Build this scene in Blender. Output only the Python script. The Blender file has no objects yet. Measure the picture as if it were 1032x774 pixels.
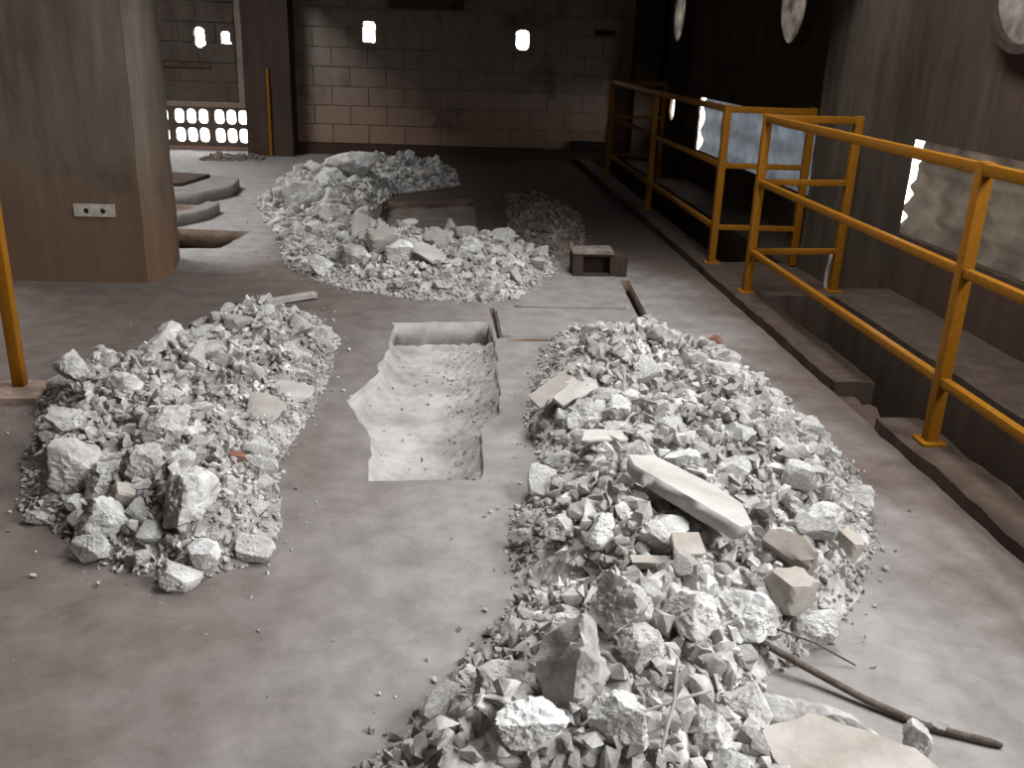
import bpy, bmesh, math, random
import numpy as np
from mathutils import Vector, Matrix, Euler, noise

SC = bpy.context.scene
COL = SC.collection
PI = math.pi

# ------------------------------------------------------------------ camera
cam_d = bpy.data.cameras.new('camera')
cam_d.sensor_width = 36.0
cam_d.lens = 935.0 / 1032.0 * 36.0
cam_d.clip_start = 0.05
cam = bpy.data.objects.new('camera', cam_d)
COL.objects.link(cam)
rx = Vector((0.99693583, -0.07008903, 0.03473452))
ry = -Vector((0.00849248, -0.34443754, -0.93877082))
rz = -Vector((0.07776141, 0.93618925, -0.34278689))
cam.matrix_world = Matrix(((rx.x, ry.x, rz.x, 0.0), (rx.y, ry.y, rz.y, 0.0),
                           (rx.z, ry.z, rz.z, 1.65), (0, 0, 0, 1)))
SC.camera = cam

# ------------------------------------------------------------------ sky and daylight
world = bpy.data.worlds.new('overcast_sky')
SC.world = world
world.use_nodes = True
bg = world.node_tree.nodes['Background']
bg.inputs['Color'].default_value = (0.98, 0.99, 1.0, 1)
bg.inputs['Strength'].default_value = 1.0

ROOF_Z = 4.6
ROOF_OPENING = (0.7, 1.9, 2.6, 6.3)      # x0, x1, y0, y1: missing roof bay above the rubble
SIDE_WINDOW = (-0.6, 2.6, 2.1, 4.2)       # y0, y1, z0, z1: big high opening in the right wall beside the viewpoint
LEFT_OPENING = (-5.3, -3.4, 7.2, 10.6)    # x0, x1, y0, y1: unseen roof opening added to light the far left corner
LEFT_X = -5.6


def portal(name, loc, rot, sx, sy):
    l = bpy.data.lights.new(name, 'AREA')
    l.shape = 'RECTANGLE'; l.size = sx; l.size_y = sy
    l.cycles.is_portal = True
    o = bpy.data.objects.new(name, l); COL.objects.link(o)
    o.location = loc; o.rotation_euler = rot
    return o


x0, x1, y0, y1 = ROOF_OPENING
portal('roof_daylight', ((x0+x1)/2, (y0+y1)/2, ROOF_Z+0.02), (0, 0, 0), x1-x0, y1-y0)
x0, x1, y0, y1 = LEFT_OPENING
portal('corner_daylight', ((x0+x1)/2, (y0+y1)/2, ROOF_Z+0.02), (0, 0, 0), x1-x0, y1-y0)

y0, y1, z0, z1 = SIDE_WINDOW
portal('side_daylight', (3.37, (y0+y1)/2, (z0+z1)/2), (0, PI/2, 0), z1-z0, y1-y0)

SC.view_settings.view_transform = 'Standard'
SC.view_settings.look = 'None'
SC.view_settings.gamma = 1.0
SC.view_settings.use_curve_mapping = False
SC.view_settings.exposure = 4.3

rng = random.Random(11)
nrng = np.random.default_rng(5)

# ------------------------------------------------------------------ materials


class NT:
    def __init__(self, name):
        self.m = bpy.data.materials.new(name); self.m.use_nodes = True
        self.t = self.m.node_tree; self.b = self.t.nodes['Principled BSDF']
        self.pos = self.t.nodes.new('ShaderNodeNewGeometry').outputs['Position']

    def n(self, typ, **kw):
        nd = self.t.nodes.new(typ)
        for k, v in kw.items():
            setattr(nd, k, v)
        return nd

    def link(self, a, b):
        self.t.links.new(a, b)

    def noise(self, scale, detail=4, rough=0.55, vec=None, stretch=None):
        nd = self.n('ShaderNodeTexNoise')
        nd.inputs['Scale'].default_value = scale; nd.inputs['Detail'].default_value = detail
        nd.inputs['Roughness'].default_value = rough
        v = vec or self.pos
        if stretch:
            mp = self.n('ShaderNodeMapping'); mp.inputs['Scale'].default_value = stretch
            self.link(v, mp.inputs['Vector']); v = mp.outputs['Vector']
        self.link(v, nd.inputs['Vector'])
        return nd.outputs['Fac']

    def ramp(self, fac, stops):
        r = self.n('ShaderNodeValToRGB')
        e = r.color_ramp.elements
        while len(e) < len(stops):
            e.new(0.5)
        for el, (p, c) in zip(e, stops):
            el.position = p
            el.color = c if len(c) == 4 else (*c, 1)
        self.link(fac, r.inputs['Fac'])
        return r.outputs['Color']

    def mix(self, fac, a, b, mode='MIX'):
        m = self.n('ShaderNodeMix', data_type='RGBA', blend_type=mode)
        for sock, v in ((m.inputs[0], fac), (m.inputs[6], a), (m.inputs[7], b)):
            if isinstance(v, (int, float)):
                sock.default_value = v
            elif isinstance(v, tuple):
                sock.default_value = (*v, 1) if len(v) == 3 else v
            else:
                self.link(v, sock)
        return m.outputs[2]

    def math(self, op, a, b=0.0, clamp=False):
        m = self.n('ShaderNodeMath', operation=op, use_clamp=clamp)
        for s, v in zip(m.inputs, (a, b)):
            if isinstance(v, (int, float)):
                s.default_value = v
            else:
                self.link(v, s)
        return m.outputs[0]

    def step(self, v, a, b):
        m = self.n('ShaderNodeMapRange', interpolation_type='SMOOTHSTEP')
        self.link(v, m.inputs[0]); m.inputs[1].default_value = a; m.inputs[2].default_value = b
        return m.outputs[0]

    def xyz(self):
        s = self.n('ShaderNodeSeparateXYZ'); self.link(self.pos, s.inputs[0])
        return s.outputs

    def bump(self, h, dist=0.01, strength=0.6):
        b = self.n('ShaderNodeBump'); b.inputs['Distance'].default_value = dist
        b.inputs['Strength'].default_value = strength
        self.link(h, b.inputs['Height']); self.link(b.outputs[0], self.b.inputs['Normal'])

    def done(self, color, rough=0.9, metal=0.0):
        if isinstance(color, tuple):
            self.b.inputs['Base Color'].default_value = (*color, 1)
        else:
            self.link(color, self.b.inputs['Base Color'])
        self.b.inputs['Roughness'].default_value = rough
        self.b.inputs['Metallic'].default_value = metal
        self.b.inputs['Specular IOR Level'].default_value = 0.06
        return self.m


def rock_mat(name, lo, mid, hi, island=False, scale=9.0, tint=0.35, bd=0.018):
    t = NT(name)
    tc = t.n('ShaderNodeTexCoord').outputs['Object'] if not island else t.pos
    a = t.noise(scale, 6, 0.65, tc)
    c = t.ramp(a, [(0.36, lo), (0.5, mid), (0.62, hi)])
    if island:
        r = t.n('ShaderNodeNewGeometry').outputs['Random Per Island']
    else:
        r = t.n('ShaderNodeObjectInfo').outputs['Random']
    v = t.ramp(r, [(0.0, (0.68, 0.65, 0.62)), (0.3, (0.93, 0.92, 0.91)), (0.8, (1.03, 1.03, 1.03)), (1.0, (1.15, 1.15, 1.14))])
    c = t.mix(1.0, c, v, 'MULTIPLY')
    sp = t.noise(scale*7, 3, 0.6, tc)
    c = t.mix(t.math('MULTIPLY', t.step(sp, 0.6, 0.72), tint), c, lo)
    h = t.math('ADD', t.noise(scale*2.5, 8, 0.72, tc), t.math('MULTIPLY', t.noise(scale*12, 4, 0.6, tc), 0.35))
    t.bump(h, 0.012 if island else bd, 0.6)
    return t.done(c, 0.95)


M = {}
M['rock'] = rock_mat('broken_concrete', (0.38, 0.365, 0.35), (0.53, 0.52, 0.505), (0.71, 0.70, 0.69))
M['rock_fine'] = rock_mat('fine_rubble', (0.30, 0.287, 0.273), (0.46, 0.445, 0.43), (0.66, 0.65, 0.635), True)
M['rock_white'] = rock_mat('chalky_concrete', (0.52, 0.51, 0.495), (0.70, 0.695, 0.685), (0.84, 0.835, 0.825))
M['rock_brown'] = rock_mat('dim_brown_rubble', (0.15, 0.12, 0.10), (0.24, 0.20, 0.175), (0.33, 0.29, 0.26))  # darker brown copy of the broken concrete; dimness of the far end painted in
M['rock_brown_fine'] = rock_mat('dim_brown_fines', (0.13, 0.105, 0.09), (0.21, 0.175, 0.15), (0.30, 0.26, 0.23), True)  # darker brown copy of the fine rubble, far-end shade in its colour
M['slab'] = rock_mat('slab_concrete', (0.38, 0.355, 0.33), (0.45, 0.425, 0.40), (0.51, 0.485, 0.46), False, 5.0, 0.15, 0.006)
M['tan_block'] = rock_mat('tan_plaster_block', (0.32, 0.283, 0.25), (0.39, 0.355, 0.32), (0.46, 0.425, 0.395), False, 5.0, 0.1, 0.006)
M['brick'] = rock_mat('red_brick', (0.22, 0.10, 0.07), (0.30, 0.14, 0.10), (0.36, 0.2, 0.16), False, 14.0, 0.2)


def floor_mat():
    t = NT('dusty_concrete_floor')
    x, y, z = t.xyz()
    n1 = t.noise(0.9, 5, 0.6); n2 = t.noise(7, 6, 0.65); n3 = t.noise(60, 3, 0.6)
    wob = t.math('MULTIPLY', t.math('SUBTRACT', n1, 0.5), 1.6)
    # pale dusty middle; shade is painted as darker colour towards curb and far end
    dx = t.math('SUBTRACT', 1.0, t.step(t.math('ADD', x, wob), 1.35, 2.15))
    # far shade painted in, right of the line from far pile to railing
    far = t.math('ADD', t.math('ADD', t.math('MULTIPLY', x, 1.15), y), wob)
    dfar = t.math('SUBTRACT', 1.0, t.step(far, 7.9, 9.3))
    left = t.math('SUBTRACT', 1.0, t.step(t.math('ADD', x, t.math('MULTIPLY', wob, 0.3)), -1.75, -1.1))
    lf = t.math('MULTIPLY', left, t.step(y, 6.5, 7.6))  # pale patch painted where daylight falls at the far left
    dust_light = t.math('MAXIMUM', t.math('MULTIPLY', dx, dfar), lf)
    nearl = t.step(t.math('ADD', t.math('ADD', x, t.math('MULTIPLY', y, -0.1)), wob), -1.7, 0.25)  # near left kept darker, for dirt as well as weaker light
    dust_light = t.math('MULTIPLY', dust_light, t.math('MAXIMUM', t.math('ADD', 0.12, t.math('MULTIPLY', nearl, 0.88)), lf))
    dust_light = t.math('MULTIPLY', dust_light, t.math('ADD', 0.78, t.math('MULTIPLY', n2, 0.4)), True)
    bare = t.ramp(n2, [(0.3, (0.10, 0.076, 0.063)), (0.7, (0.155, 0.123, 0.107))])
    bare = t.mix(t.math('MULTIPLY', t.step(far, 8.6, 10.2), 0.6), bare, (0.06, 0.044, 0.035))  # deeper shade painted into the far right floor
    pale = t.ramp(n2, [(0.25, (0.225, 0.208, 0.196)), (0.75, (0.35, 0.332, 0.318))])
    c = t.mix(dust_light, bare, pale)
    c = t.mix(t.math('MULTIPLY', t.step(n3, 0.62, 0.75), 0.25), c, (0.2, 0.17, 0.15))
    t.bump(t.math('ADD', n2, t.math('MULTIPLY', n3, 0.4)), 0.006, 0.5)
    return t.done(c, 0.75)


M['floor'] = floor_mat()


def wall_mat(name, lo, hi, rust, zlo, zhi, streak=(3, 3, 0.35), amt=0.55):
    t = NT(name)
    x, y, z = t.xyz()
    a = t.noise(1.6, 6, 0.62); s = t.noise(2.2, 6, 0.68, stretch=streak); f = t.noise(30, 4, 0.6)
    c = t.ramp(s, [(0.3, lo), (0.7, hi)])
    k = t.math('SUBTRACT', 1.0, t.step(t.math('ADD', z, t.math('MULTIPLY', a, 0.9)), zlo, zhi))
    c = t.mix(t.math('MULTIPLY', k, amt), c, rust)
    c = t.mix(t.math('MULTIPLY', t.step(a, 0.52, 0.68), 0.45), c, (0.04, 0.03, 0.024))
    c = t.mix(t.math('MULTIPLY', t.step(f, 0.66, 0.74), 0.22), c, (0.3, 0.26, 0.22))
    t.bump(t.math('ADD', a, t.math('MULTIPLY', f, 0.4)), 0.012, 0.5)
    return t.done(c, 0.9)


M['pillar'] = wall_mat('stained_concrete', (0.085, 0.068, 0.053), (0.165, 0.137, 0.109), (0.165, 0.082, 0.042), 0.55, 1.7)
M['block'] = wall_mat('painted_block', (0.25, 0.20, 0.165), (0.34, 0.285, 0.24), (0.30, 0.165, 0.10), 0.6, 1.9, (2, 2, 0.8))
M['block_left'] = wall_mat('dark_block', (0.055, 0.04, 0.032), (0.11, 0.088, 0.072), (0.12, 0.092, 0.073), 0.3, 1.3, (2, 2, 0.8))  # separate darker block tone for the left bay
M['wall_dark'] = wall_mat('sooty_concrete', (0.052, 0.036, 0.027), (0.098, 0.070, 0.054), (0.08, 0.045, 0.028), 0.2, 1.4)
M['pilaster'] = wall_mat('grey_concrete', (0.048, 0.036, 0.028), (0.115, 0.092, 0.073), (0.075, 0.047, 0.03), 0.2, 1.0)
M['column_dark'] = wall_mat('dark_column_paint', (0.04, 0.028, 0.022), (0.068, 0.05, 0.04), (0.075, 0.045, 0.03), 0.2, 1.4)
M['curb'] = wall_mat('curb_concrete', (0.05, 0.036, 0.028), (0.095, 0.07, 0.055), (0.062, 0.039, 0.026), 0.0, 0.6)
M['mortar'] = wall_mat('mortar', (0.20, 0.16, 0.13), (0.28, 0.235, 0.195), (0.25, 0.135, 0.084), 0.5, 1.6)
M['pale_plinth'] = wall_mat('dusty_plinth', (0.19, 0.17, 0.155), (0.25, 0.23, 0.21), (0.19, 0.165, 0.145), 0.0, 0.2)


def simple(name, col, rough=0.7, metal=0.0, var=0.25, scale=20.0, bump=0.0):
    t = NT(name)
    a = t.noise(scale, 5, 0.6)
    c = t.ramp(a, [(0.3, tuple(v*(1-var) for v in col)), (0.7, tuple(min(1, v*(1+var)) for v in col))])
    if bump:
        t.bump(a, bump, 0.6)
    return t.done(c, rough, metal)


def paint_mat():
    t = NT('yellow_paint')
    a = t.noise(9, 6, 0.7); b = t.noise(40, 4, 0.6)
    c = t.ramp(b, [(0.3, (0.205, 0.08, 0.006)), (0.7, (0.26, 0.107, 0.010))])
    c = t.mix(t.math('MULTIPLY', t.step(a, 0.60, 0.72), 0.7), c, (0.22, 0.11, 0.05))
    t.bump(b, 0.002, 0.3)
    return t.done(c, 0.45)


M['yellow'] = paint_mat()
M['rust'] = simple('rusty_steel', (0.13, 0.105, 0.09), 0.8, 0.0, 0.35, 40, 0.003)
M['rust_plate'] = simple('rusty_plate', (0.27, 0.20, 0.16), 0.8, 0.0, 0.25, 20, 0.003)
M['galv'] = simple('corrugated_steel', (0.13, 0.14, 0.15), 0.5, 0.0, 0.3, 5)
M['galv_dark'] = simple('grimy_corrugated_steel', (0.12, 0.105, 0.09), 0.6, 0.0, 0.35, 4)
M['wood_dark'] = simple('dark_timber', (0.085, 0.05, 0.038), 0.8, 0.0, 0.3, 8)
M['black'] = simple('flat_black', (0.03, 0.025, 0.022), 0.9)  # plain black for the wall slots and the plate holes
M['collar'] = simple('collar_steel', (0.055, 0.04, 0.034), 0.8, 0.0, 0.3, 12)
M['white_board'] = simple('white_board_paint', (0.62, 0.61, 0.60), 0.6, 0.0, 0.08)
M['white_plate'] = simple('plate_remnant', (0.42, 0.38, 0.33), 0.7, 0.0, 0.3, 30)
M['sand'] = rock_mat('crushed_sand', (0.27, 0.252, 0.236), (0.36, 0.342, 0.326), (0.45, 0.435, 0.42), True, 4.0, 0.25)
M['pit_dark'] = simple('dark_earth', (0.16, 0.115, 0.09), 0.95, 0.0, 0.4, 6, 0.02)
M['trench_floor'] = simple('brown_dusty_bed', (0.20, 0.165, 0.14), 0.95, 0.0, 0.3, 5, 0.02)
M['earth'] = simple('yard_ground', (0.42, 0.40, 0.37), 0.95, 0.0, 0.2, 0.5)
M['stick'] = simple('splintered_lath', (0.40, 0.37, 0.34), 0.9, 0.0, 0.25, 25)
M['cloth'] = simple('green_cloth', (0.05, 0.075, 0.045), 0.9)


def pane_mat():
    t = NT('dusty_glass')
    a = t.noise(5, 6, 0.65)
    c = t.ramp(a, [(0.3, (0.08, 0.07, 0.06)), (0.5, (0.19, 0.175, 0.16)), (0.7, (0.30, 0.285, 0.26))])
    tr = t.n('ShaderNodeBsdfTranslucent'); df = t.n('ShaderNodeBsdfDiffuse')
    t.link(c, tr.inputs['Color']); t.link(c, df.inputs['Color'])
    mx = t.n('ShaderNodeMixShader'); mx.inputs[0].default_value = 0.45
    t.link(tr.outputs[0], mx.inputs[1]); t.link(df.outputs[0], mx.inputs[2])
    out = [n for n in t.t.nodes if n.type == 'OUTPUT_MATERIAL'][0]
    t.link(mx.outputs[0], out.inputs['Surface'])
    return t.m


M['pane'] = pane_mat()

# ------------------------------------------------------------------ helpers


def link(name, me, mat=None, parent=None, loc=None, rot=None):
    if mat is not None and not me.materials:
        me.materials.append(mat)
    o = bpy.data.objects.new(name, me); COL.objects.link(o)
    if parent is not None:
        o.parent = parent
    if loc is not None:
        o.location = loc
    if rot is not None:
        o.rotation_euler = rot
    return o


def tag(o, label=None, cat=None, group=None, kind=None):
    if label:
        o['label'] = label
    if cat:
        o['category'] = cat
    if group:
        o['group'] = group
    if kind:
        o['kind'] = kind
    return o


def struct(o, label, cat):
    return tag(o, label, cat, None, 'structure')


def empty(name, loc=(0, 0, 0), rz=0):
    o = bpy.data.objects.new(name, None); COL.objects.link(o)
    o.location = loc; o.rotation_euler = (0, 0, rz); o.empty_display_size = 0.1
    return o


def bm_mesh(bm, name, smooth=None):
    bmesh.ops.recalc_face_normals(bm, faces=bm.faces[:])
    me = bpy.data.meshes.new(name); bm.to_mesh(me); bm.free()
    if smooth is not None:
        me.polygons.foreach_set('use_smooth', [True]*len(me.polygons))
        me.set_sharp_from_angle(angle=smooth)
    return me


def add_box(bm, lo, hi, bevel=0.0):
    r = bmesh.ops.create_cube(bm, size=1.0)
    vs = r['verts']
    for v in vs:
        v.co = Vector([lo[i]+(hi[i]-lo[i])*(v.co[i]+0.5) for i in range(3)])
    if bevel:
        es = list({e for v in vs for e in v.link_edges})
        bmesh.ops.bevel(bm, geom=es, offset=bevel, segments=2, affect='EDGES', profile=0.6)


def box_mesh(name, lo, hi, bevel=0.0):
    bm = bmesh.new(); add_box(bm, lo, hi, bevel)
    return bm_mesh(bm, name)


def rough_box_mesh(name, lo, hi, cuts, amp, seed=0, freq=6.0, keep_top=False):
    """box with its surface broken up by noise, for concrete edges"""
    bm = bmesh.new(); add_box(bm, lo, hi)
    size = [hi[i]-lo[i] for i in range(3)]
    for ax in range(3):
        n = max(1, int(size[ax]/cuts))
        for k in range(1, n):
            co = Vector(lo); co[ax] = lo[ax]+size[ax]*k/n
            no = Vector((0, 0, 0)); no[ax] = 1
            bmesh.ops.bisect_plane(bm, geom=bm.verts[:]+bm.edges[:]+bm.faces[:], plane_co=co, plane_no=no)
    off = Vector((seed*3.1, seed*1.7, seed*5.3))
    for v in bm.verts:
        d = noise.noise_vector(v.co*freq+off)*amp + noise.noise_vector(v.co*freq*3+off)*amp*0.5
        if keep_top:
            d.z *= 0.25
        v.co += d
    return bm_mesh(bm, name, 0.6)


def tube_mesh(name, pts, r, seg=10, caps=True):
    bm = bmesh.new(); rings = []
    for i, p in enumerate(pts):
        p = Vector(p)
        a = Vector(pts[max(0, i-1)]); b = Vector(pts[min(len(pts)-1, i+1)])
        d = (b-a).normalized()
        u = d.orthogonal().normalized() if abs(d.z) > 0.99 else d.cross(Vector((0, 0, 1))).normalized()
        w = d.cross(u)
        rr = r[i] if isinstance(r, (list, tuple)) else r
        rings.append([bm.verts.new(p+(u*math.cos(2*PI*k/seg)+w*math.sin(2*PI*k/seg))*rr) for k in range(seg)])
    for A, B in zip(rings, rings[1:]):
        for k in range(seg):
            bm.faces.new((A[k], A[(k+1) % seg], B[(k+1) % seg], B[k]))
    if caps:
        bm.faces.new(rings[0]); bm.faces.new(rings[-1])
    return bm_mesh(bm, name, 0.7)


def bar_mesh(name, a, b, w, bevel=0.006):
    """square tube from a to b"""
    a = Vector(a); b = Vector(b); L = (b-a).length
    bm = bmesh.new(); add_box(bm, (-w/2, -w/2, 0), (w/2, w/2, L), bevel)
    d = (b-a).normalized()
    q = d.to_track_quat('Z', 'Y') if abs(d.z) < 0.99 else Matrix.Identity(3).to_quaternion()
    bm.transform(Matrix.Translation(a) @ q.to_matrix().to_4x4())
    return bm_mesh(bm, name, 0.5)


def plate(name, outer, holes, thick, fn):
    """flat plate with holes; fn maps (u, v, w) to the world, w in 0..thick"""
    cu = bpy.data.curves.new('outline', 'CURVE'); cu.dimensions = '2D'; cu.fill_mode = 'BOTH'
    cu.extrude = thick/2
    for poly in [outer]+list(holes):
        s = cu.splines.new('POLY'); s.points.add(len(poly)-1); s.use_cyclic_u = True
        for p, (u, v) in zip(s.points, poly):
            p.co = (u, v, 0, 1)
    co = bpy.data.objects.new('outline', cu)
    me = bpy.data.meshes.new_from_object(co)
    bpy.data.objects.remove(co); bpy.data.curves.remove(cu)
    bm = bmesh.new(); bm.from_mesh(me); bpy.data.meshes.remove(me)
    bmesh.ops.remove_doubles(bm, verts=bm.verts[:], dist=1e-5)
    for v in bm.verts:
        v.co = Vector(fn(v.co.x, v.co.y, v.co.z+thick/2))
    return bm_mesh(bm, name)


def rrect(cx, cy, w, h, r, n=5, jit=0.0):
    out = []
    for k, (sx, sy) in enumerate(((1, 1), (-1, 1), (-1, -1), (1, -1))):
        for i in range(n):
            a = PI/2*k + PI/2*i/(n-1)
            out.append((cx+sx*(w/2-r)+r*math.cos(a)+rng.uniform(-jit, jit),
                        cy+sy*(h/2-r)+r*math.sin(a)+rng.uniform(-jit, jit)))
    return out


def circle(cx, cy, r, n=32, jit=0):
    return [(cx+(r+rng.uniform(-jit, jit))*math.cos(2*PI*k/n), cy+(r+rng.uniform(-jit, jit))*math.sin(2*PI*k/n)) for k in range(n)]


def rough_poly(poly, step, amp, seed=0):
    out = []
    n = len(poly)
    for i in range(n):
        a = Vector((*poly[i], 0)); b = Vector((*poly[(i+1) % n], 0))
        k = max(1, int((b-a).length/step))
        for j in range(k):
            p = a.lerp(b, j/k)
            d = noise.noise_vector(Vector((p.x*9+seed, p.y*9, seed*2.0)))*amp + noise.noise_vector(Vector((p.x*30+seed, p.y*30, seed)))*amp*0.5
            out.append((p.x+d.x, p.y+d.y))
    return out


# polygon tools on arrays
def poly_dist(px, py, poly):
    """signed distance, positive inside"""
    P = np.stack([px, py], -1).astype(float)
    A = np.array(poly, float); B = np.roll(A, -1, 0)
    best = np.full(P.shape[:-1], 1e9); inside = np.zeros(P.shape[:-1], bool)
    for a, b in zip(A, B):
        ab = b-a; t = np.clip(((P-a)@ab)/(ab@ab+1e-12), 0, 1)
        d = np.hypot(P[..., 0]-a[0]-t*ab[0], P[..., 1]-a[1]-t*ab[1])
        best = np.minimum(best, d)
        c = ((a[1] > P[..., 1]) != (b[1] > P[..., 1]))
        xi = (b[0]-a[0])*(P[..., 1]-a[1])/(b[1]-a[1]+1e-12)+a[0]
        inside ^= c & (P[..., 0] < xi)
    return np.where(inside, best, -best)


# ------------------------------------------------------------------ floor and pits
TRENCH = [(-0.29, 5.6), (0.315, 5.66), (0.325, 5.1), (0.31, 4.6), (0.295, 4.12), (0.19, 3.9), (0.19, 3.51), (0.17, 3.38),
          (-0.28, 3.37), (-0.30, 3.81), (-0.44, 4.24), (-0.33, 4.67), (-0.29, 5.2)]
SIDE_PIT = [(-2.35, 7.62), (-1.80, 7.70), (-1.70, 8.42), (-2.34, 8.50)]
FAR_TRENCH = [(-0.60, 8.35), (0.36, 8.45), (0.36, 10.6), (-0.62, 10.2)]
JOINT = [(1.36, 6.82), (1.43, 6.82), (1.345, 5.45), (1.275, 5.45)]
GROOVE = [(0.325, 5.98), (0.36, 5.98), (0.365, 5.3), (0.34, 5.3)]
SHADOW_SLOT = [(0.40, 5.24), (1.0, 5.26), (1.02, 5.315), (0.40, 5.295)]  # cut added in front of the loose slab for its shadow line

holes = [rough_poly(TRENCH, 0.06, 0.02, 1), rough_poly(SIDE_PIT, 0.08, 0.02, 2), rough_poly(FAR_TRENCH, 0.1, 0.02, 3),
         rough_poly(JOINT, 0.1, 0.006, 4), rough_poly(GROOVE, 0.08, 0.004, 5), rough_poly(SHADOW_SLOT, 0.08, 0.006, 6)]
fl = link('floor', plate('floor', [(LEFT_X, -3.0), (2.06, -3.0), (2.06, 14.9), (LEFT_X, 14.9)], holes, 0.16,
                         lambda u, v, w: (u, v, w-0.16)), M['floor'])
fl.data.materials.append(M['pit_dark']); fl.data.materials.append(M['sand'])
for p in fl.data.polygons:                      # freshly broken edges are bare concrete, not dusty floor
    if abs(p.normal.z) < 0.5 and LEFT_X+0.1 < p.center.x < 2.0 and -2.9 < p.center.y < 14.8:
        inside = -0.6 < p.center.x < 0.345 and 3.2 < p.center.y < 5.75
        p.material_index = 2 if inside else 1
struct(fl, 'dusty grey concrete floor of the derelict hall', 'floor')


def field(name, poly, zf, step, pad=0.06, smooth=True):
    P = np.array(poly); lo = P.min(0)-pad; hi = P.max(0)+pad
    nx = int((hi[0]-lo[0])/step)+2; ny = int((hi[1]-lo[1])/step)+2
    X, Y = np.meshgrid(np.linspace(lo[0], hi[0], nx), np.linspace(lo[1], hi[1], ny))
    D = poly_dist(X, Y, poly)
    Z = zf(X, Y, D)
    keep = D > -pad
    idx = -np.ones(X.shape, int); idx[keep] = np.arange(keep.sum())
    V = np.stack([X[keep], Y[keep], Z[keep]], 1)
    q = np.stack([idx[:-1, :-1], idx[:-1, 1:], idx[1:, 1:], idx[1:, :-1]], -1).reshape(-1, 4)
    q = q[(q >= 0).all(1)]
    me = bpy.data.meshes.new(name); me.from_pydata(V.tolist(), [], q.tolist())
    if smooth:
        me.polygons.foreach_set('use_smooth', [True]*len(me.polygons))
    me.update()
    return me


def fnoise(X, Y, f, seed=0.0, octv=4):
    out = np.empty(X.shape)
    it = np.nditer([X, Y, out], op_flags=[['readonly'], ['readonly'], ['writeonly']])
    for a, b, o in it:
        o[...] = noise.fractal(Vector((float(a)*f+seed, float(b)*f-seed, seed)), 0.9, 2.1, octv)
    return out


def trench_z(X, Y, D):
    d = np.clip(D, 0, None)
    k = np.clip((X-0.0)/0.15, 0, 1)                 # loose gravel slides in along the right side
    far = np.clip((5.5-Y)/0.15, 0.0, 1)             # the far end keeps a clean upright face
    return -0.15+0.12*far*((1-k)*np.exp(-d/0.05)+k*np.exp(-d/0.11))+0.010*fnoise(X, Y, 5, 3)+0.005*fnoise(X, Y, 30, 9)*(1+3*k)


tr = link('trench', field('trench', TRENCH, trench_z, 0.014), M['sand'])
struct(tr, 'shallow rectangular trench broken into the floor, sandy white bed', 'trench')
sp = link('pit', field('pit', SIDE_PIT, lambda X, Y, D: -0.32+0.03*fnoise(X, Y, 6, 5), 0.04), M['pit_dark'])
struct(sp, 'dark square pit in the floor beside the concrete pillar', 'pit')
ft = link('trench', field('far_trench', FAR_TRENCH, lambda X, Y, D: -0.12+0.05*np.exp(-np.clip(D, 0, None)/0.15)+0.02*fnoise(X, Y, 4, 6), 0.04), M['trench_floor'])
struct(ft, 'second shallow trench in the dim far part of the floor', 'trench')
jt = link('joint_bed', box_mesh('joint_bed', (1.2, 5.3, -0.16), (1.5, 6.9, -0.12)), M['pit_dark'])
struct(jt, 'dark open joint running along the floor beside the loose slab', 'floor joint')
gb = link('joint_bed', box_mesh('groove_bed', (0.30, 5.2, -0.15), (1.06, 6.05, -0.05)), M['pit_dark'])
struct(gb, 'narrow dark joint and added shadow cut round the loose slab at the trench corner', 'floor joint')

ground = link('ground', plate('ground', [(-40, -30), (40, -30), (40, 60), (-40, 60)], [], 0.1, lambda u, v, w: (u, v, w-1.35)), M['earth'])
struct(ground, 'bare ground below and around the hall', 'ground')

# ------------------------------------------------------------------ curb, channel, ledge
curb = empty('curb'); struct(curb, 'low broken concrete curb along the right edge of the floor', 'curb')
for a, b, s, lo_z in ((-2.0, 3.93, 1, 0.0), (4.42, 6.05, 2, 0.0), (6.05, 9.4, 3, 0.0), (9.4, 14.7, 4, 0.0)):
    link('curb_length', rough_box_mesh('curb_length', (2.055, a, -1.2 if s > 4 else -0.3), (2.27, b, 0.06), 0.09, 0.012, s, 7), M['curb'], curb)
link('broken_stretch', rough_box_mesh('broken_stretch', (2.055, 3.85, -0.3), (2.17, 4.5, -0.015), 0.06, 0.03, 9, 9), M['curb'], curb)
link('channel_wall', box_mesh('channel_wall', (2.0, -2.0, -1.25), (2.16, 14.7, -0.2)), M['curb'], curb)
ledge = empty('ledge'); struct(ledge, 'brown concrete ledge at the foot of the right wall', 'ledge')
link('ledge_top', rough_box_mesh('ledge_top', (2.78, -2.0, -1.25), (3.3, 14.7, 0.06), 0.3, 0.012, 12, 4), M['curb'], ledge)
br = link('bridge_slab', rough_box_mesh('bridge_slab', (2.25, 6.22, -0.34), (2.80, 7.3, 0.055), 0.09, 0.010, 14, 6), M['curb'])
struct(br, 'short concrete crossing between curb and ledge beside the wide column', 'slab')

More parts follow.
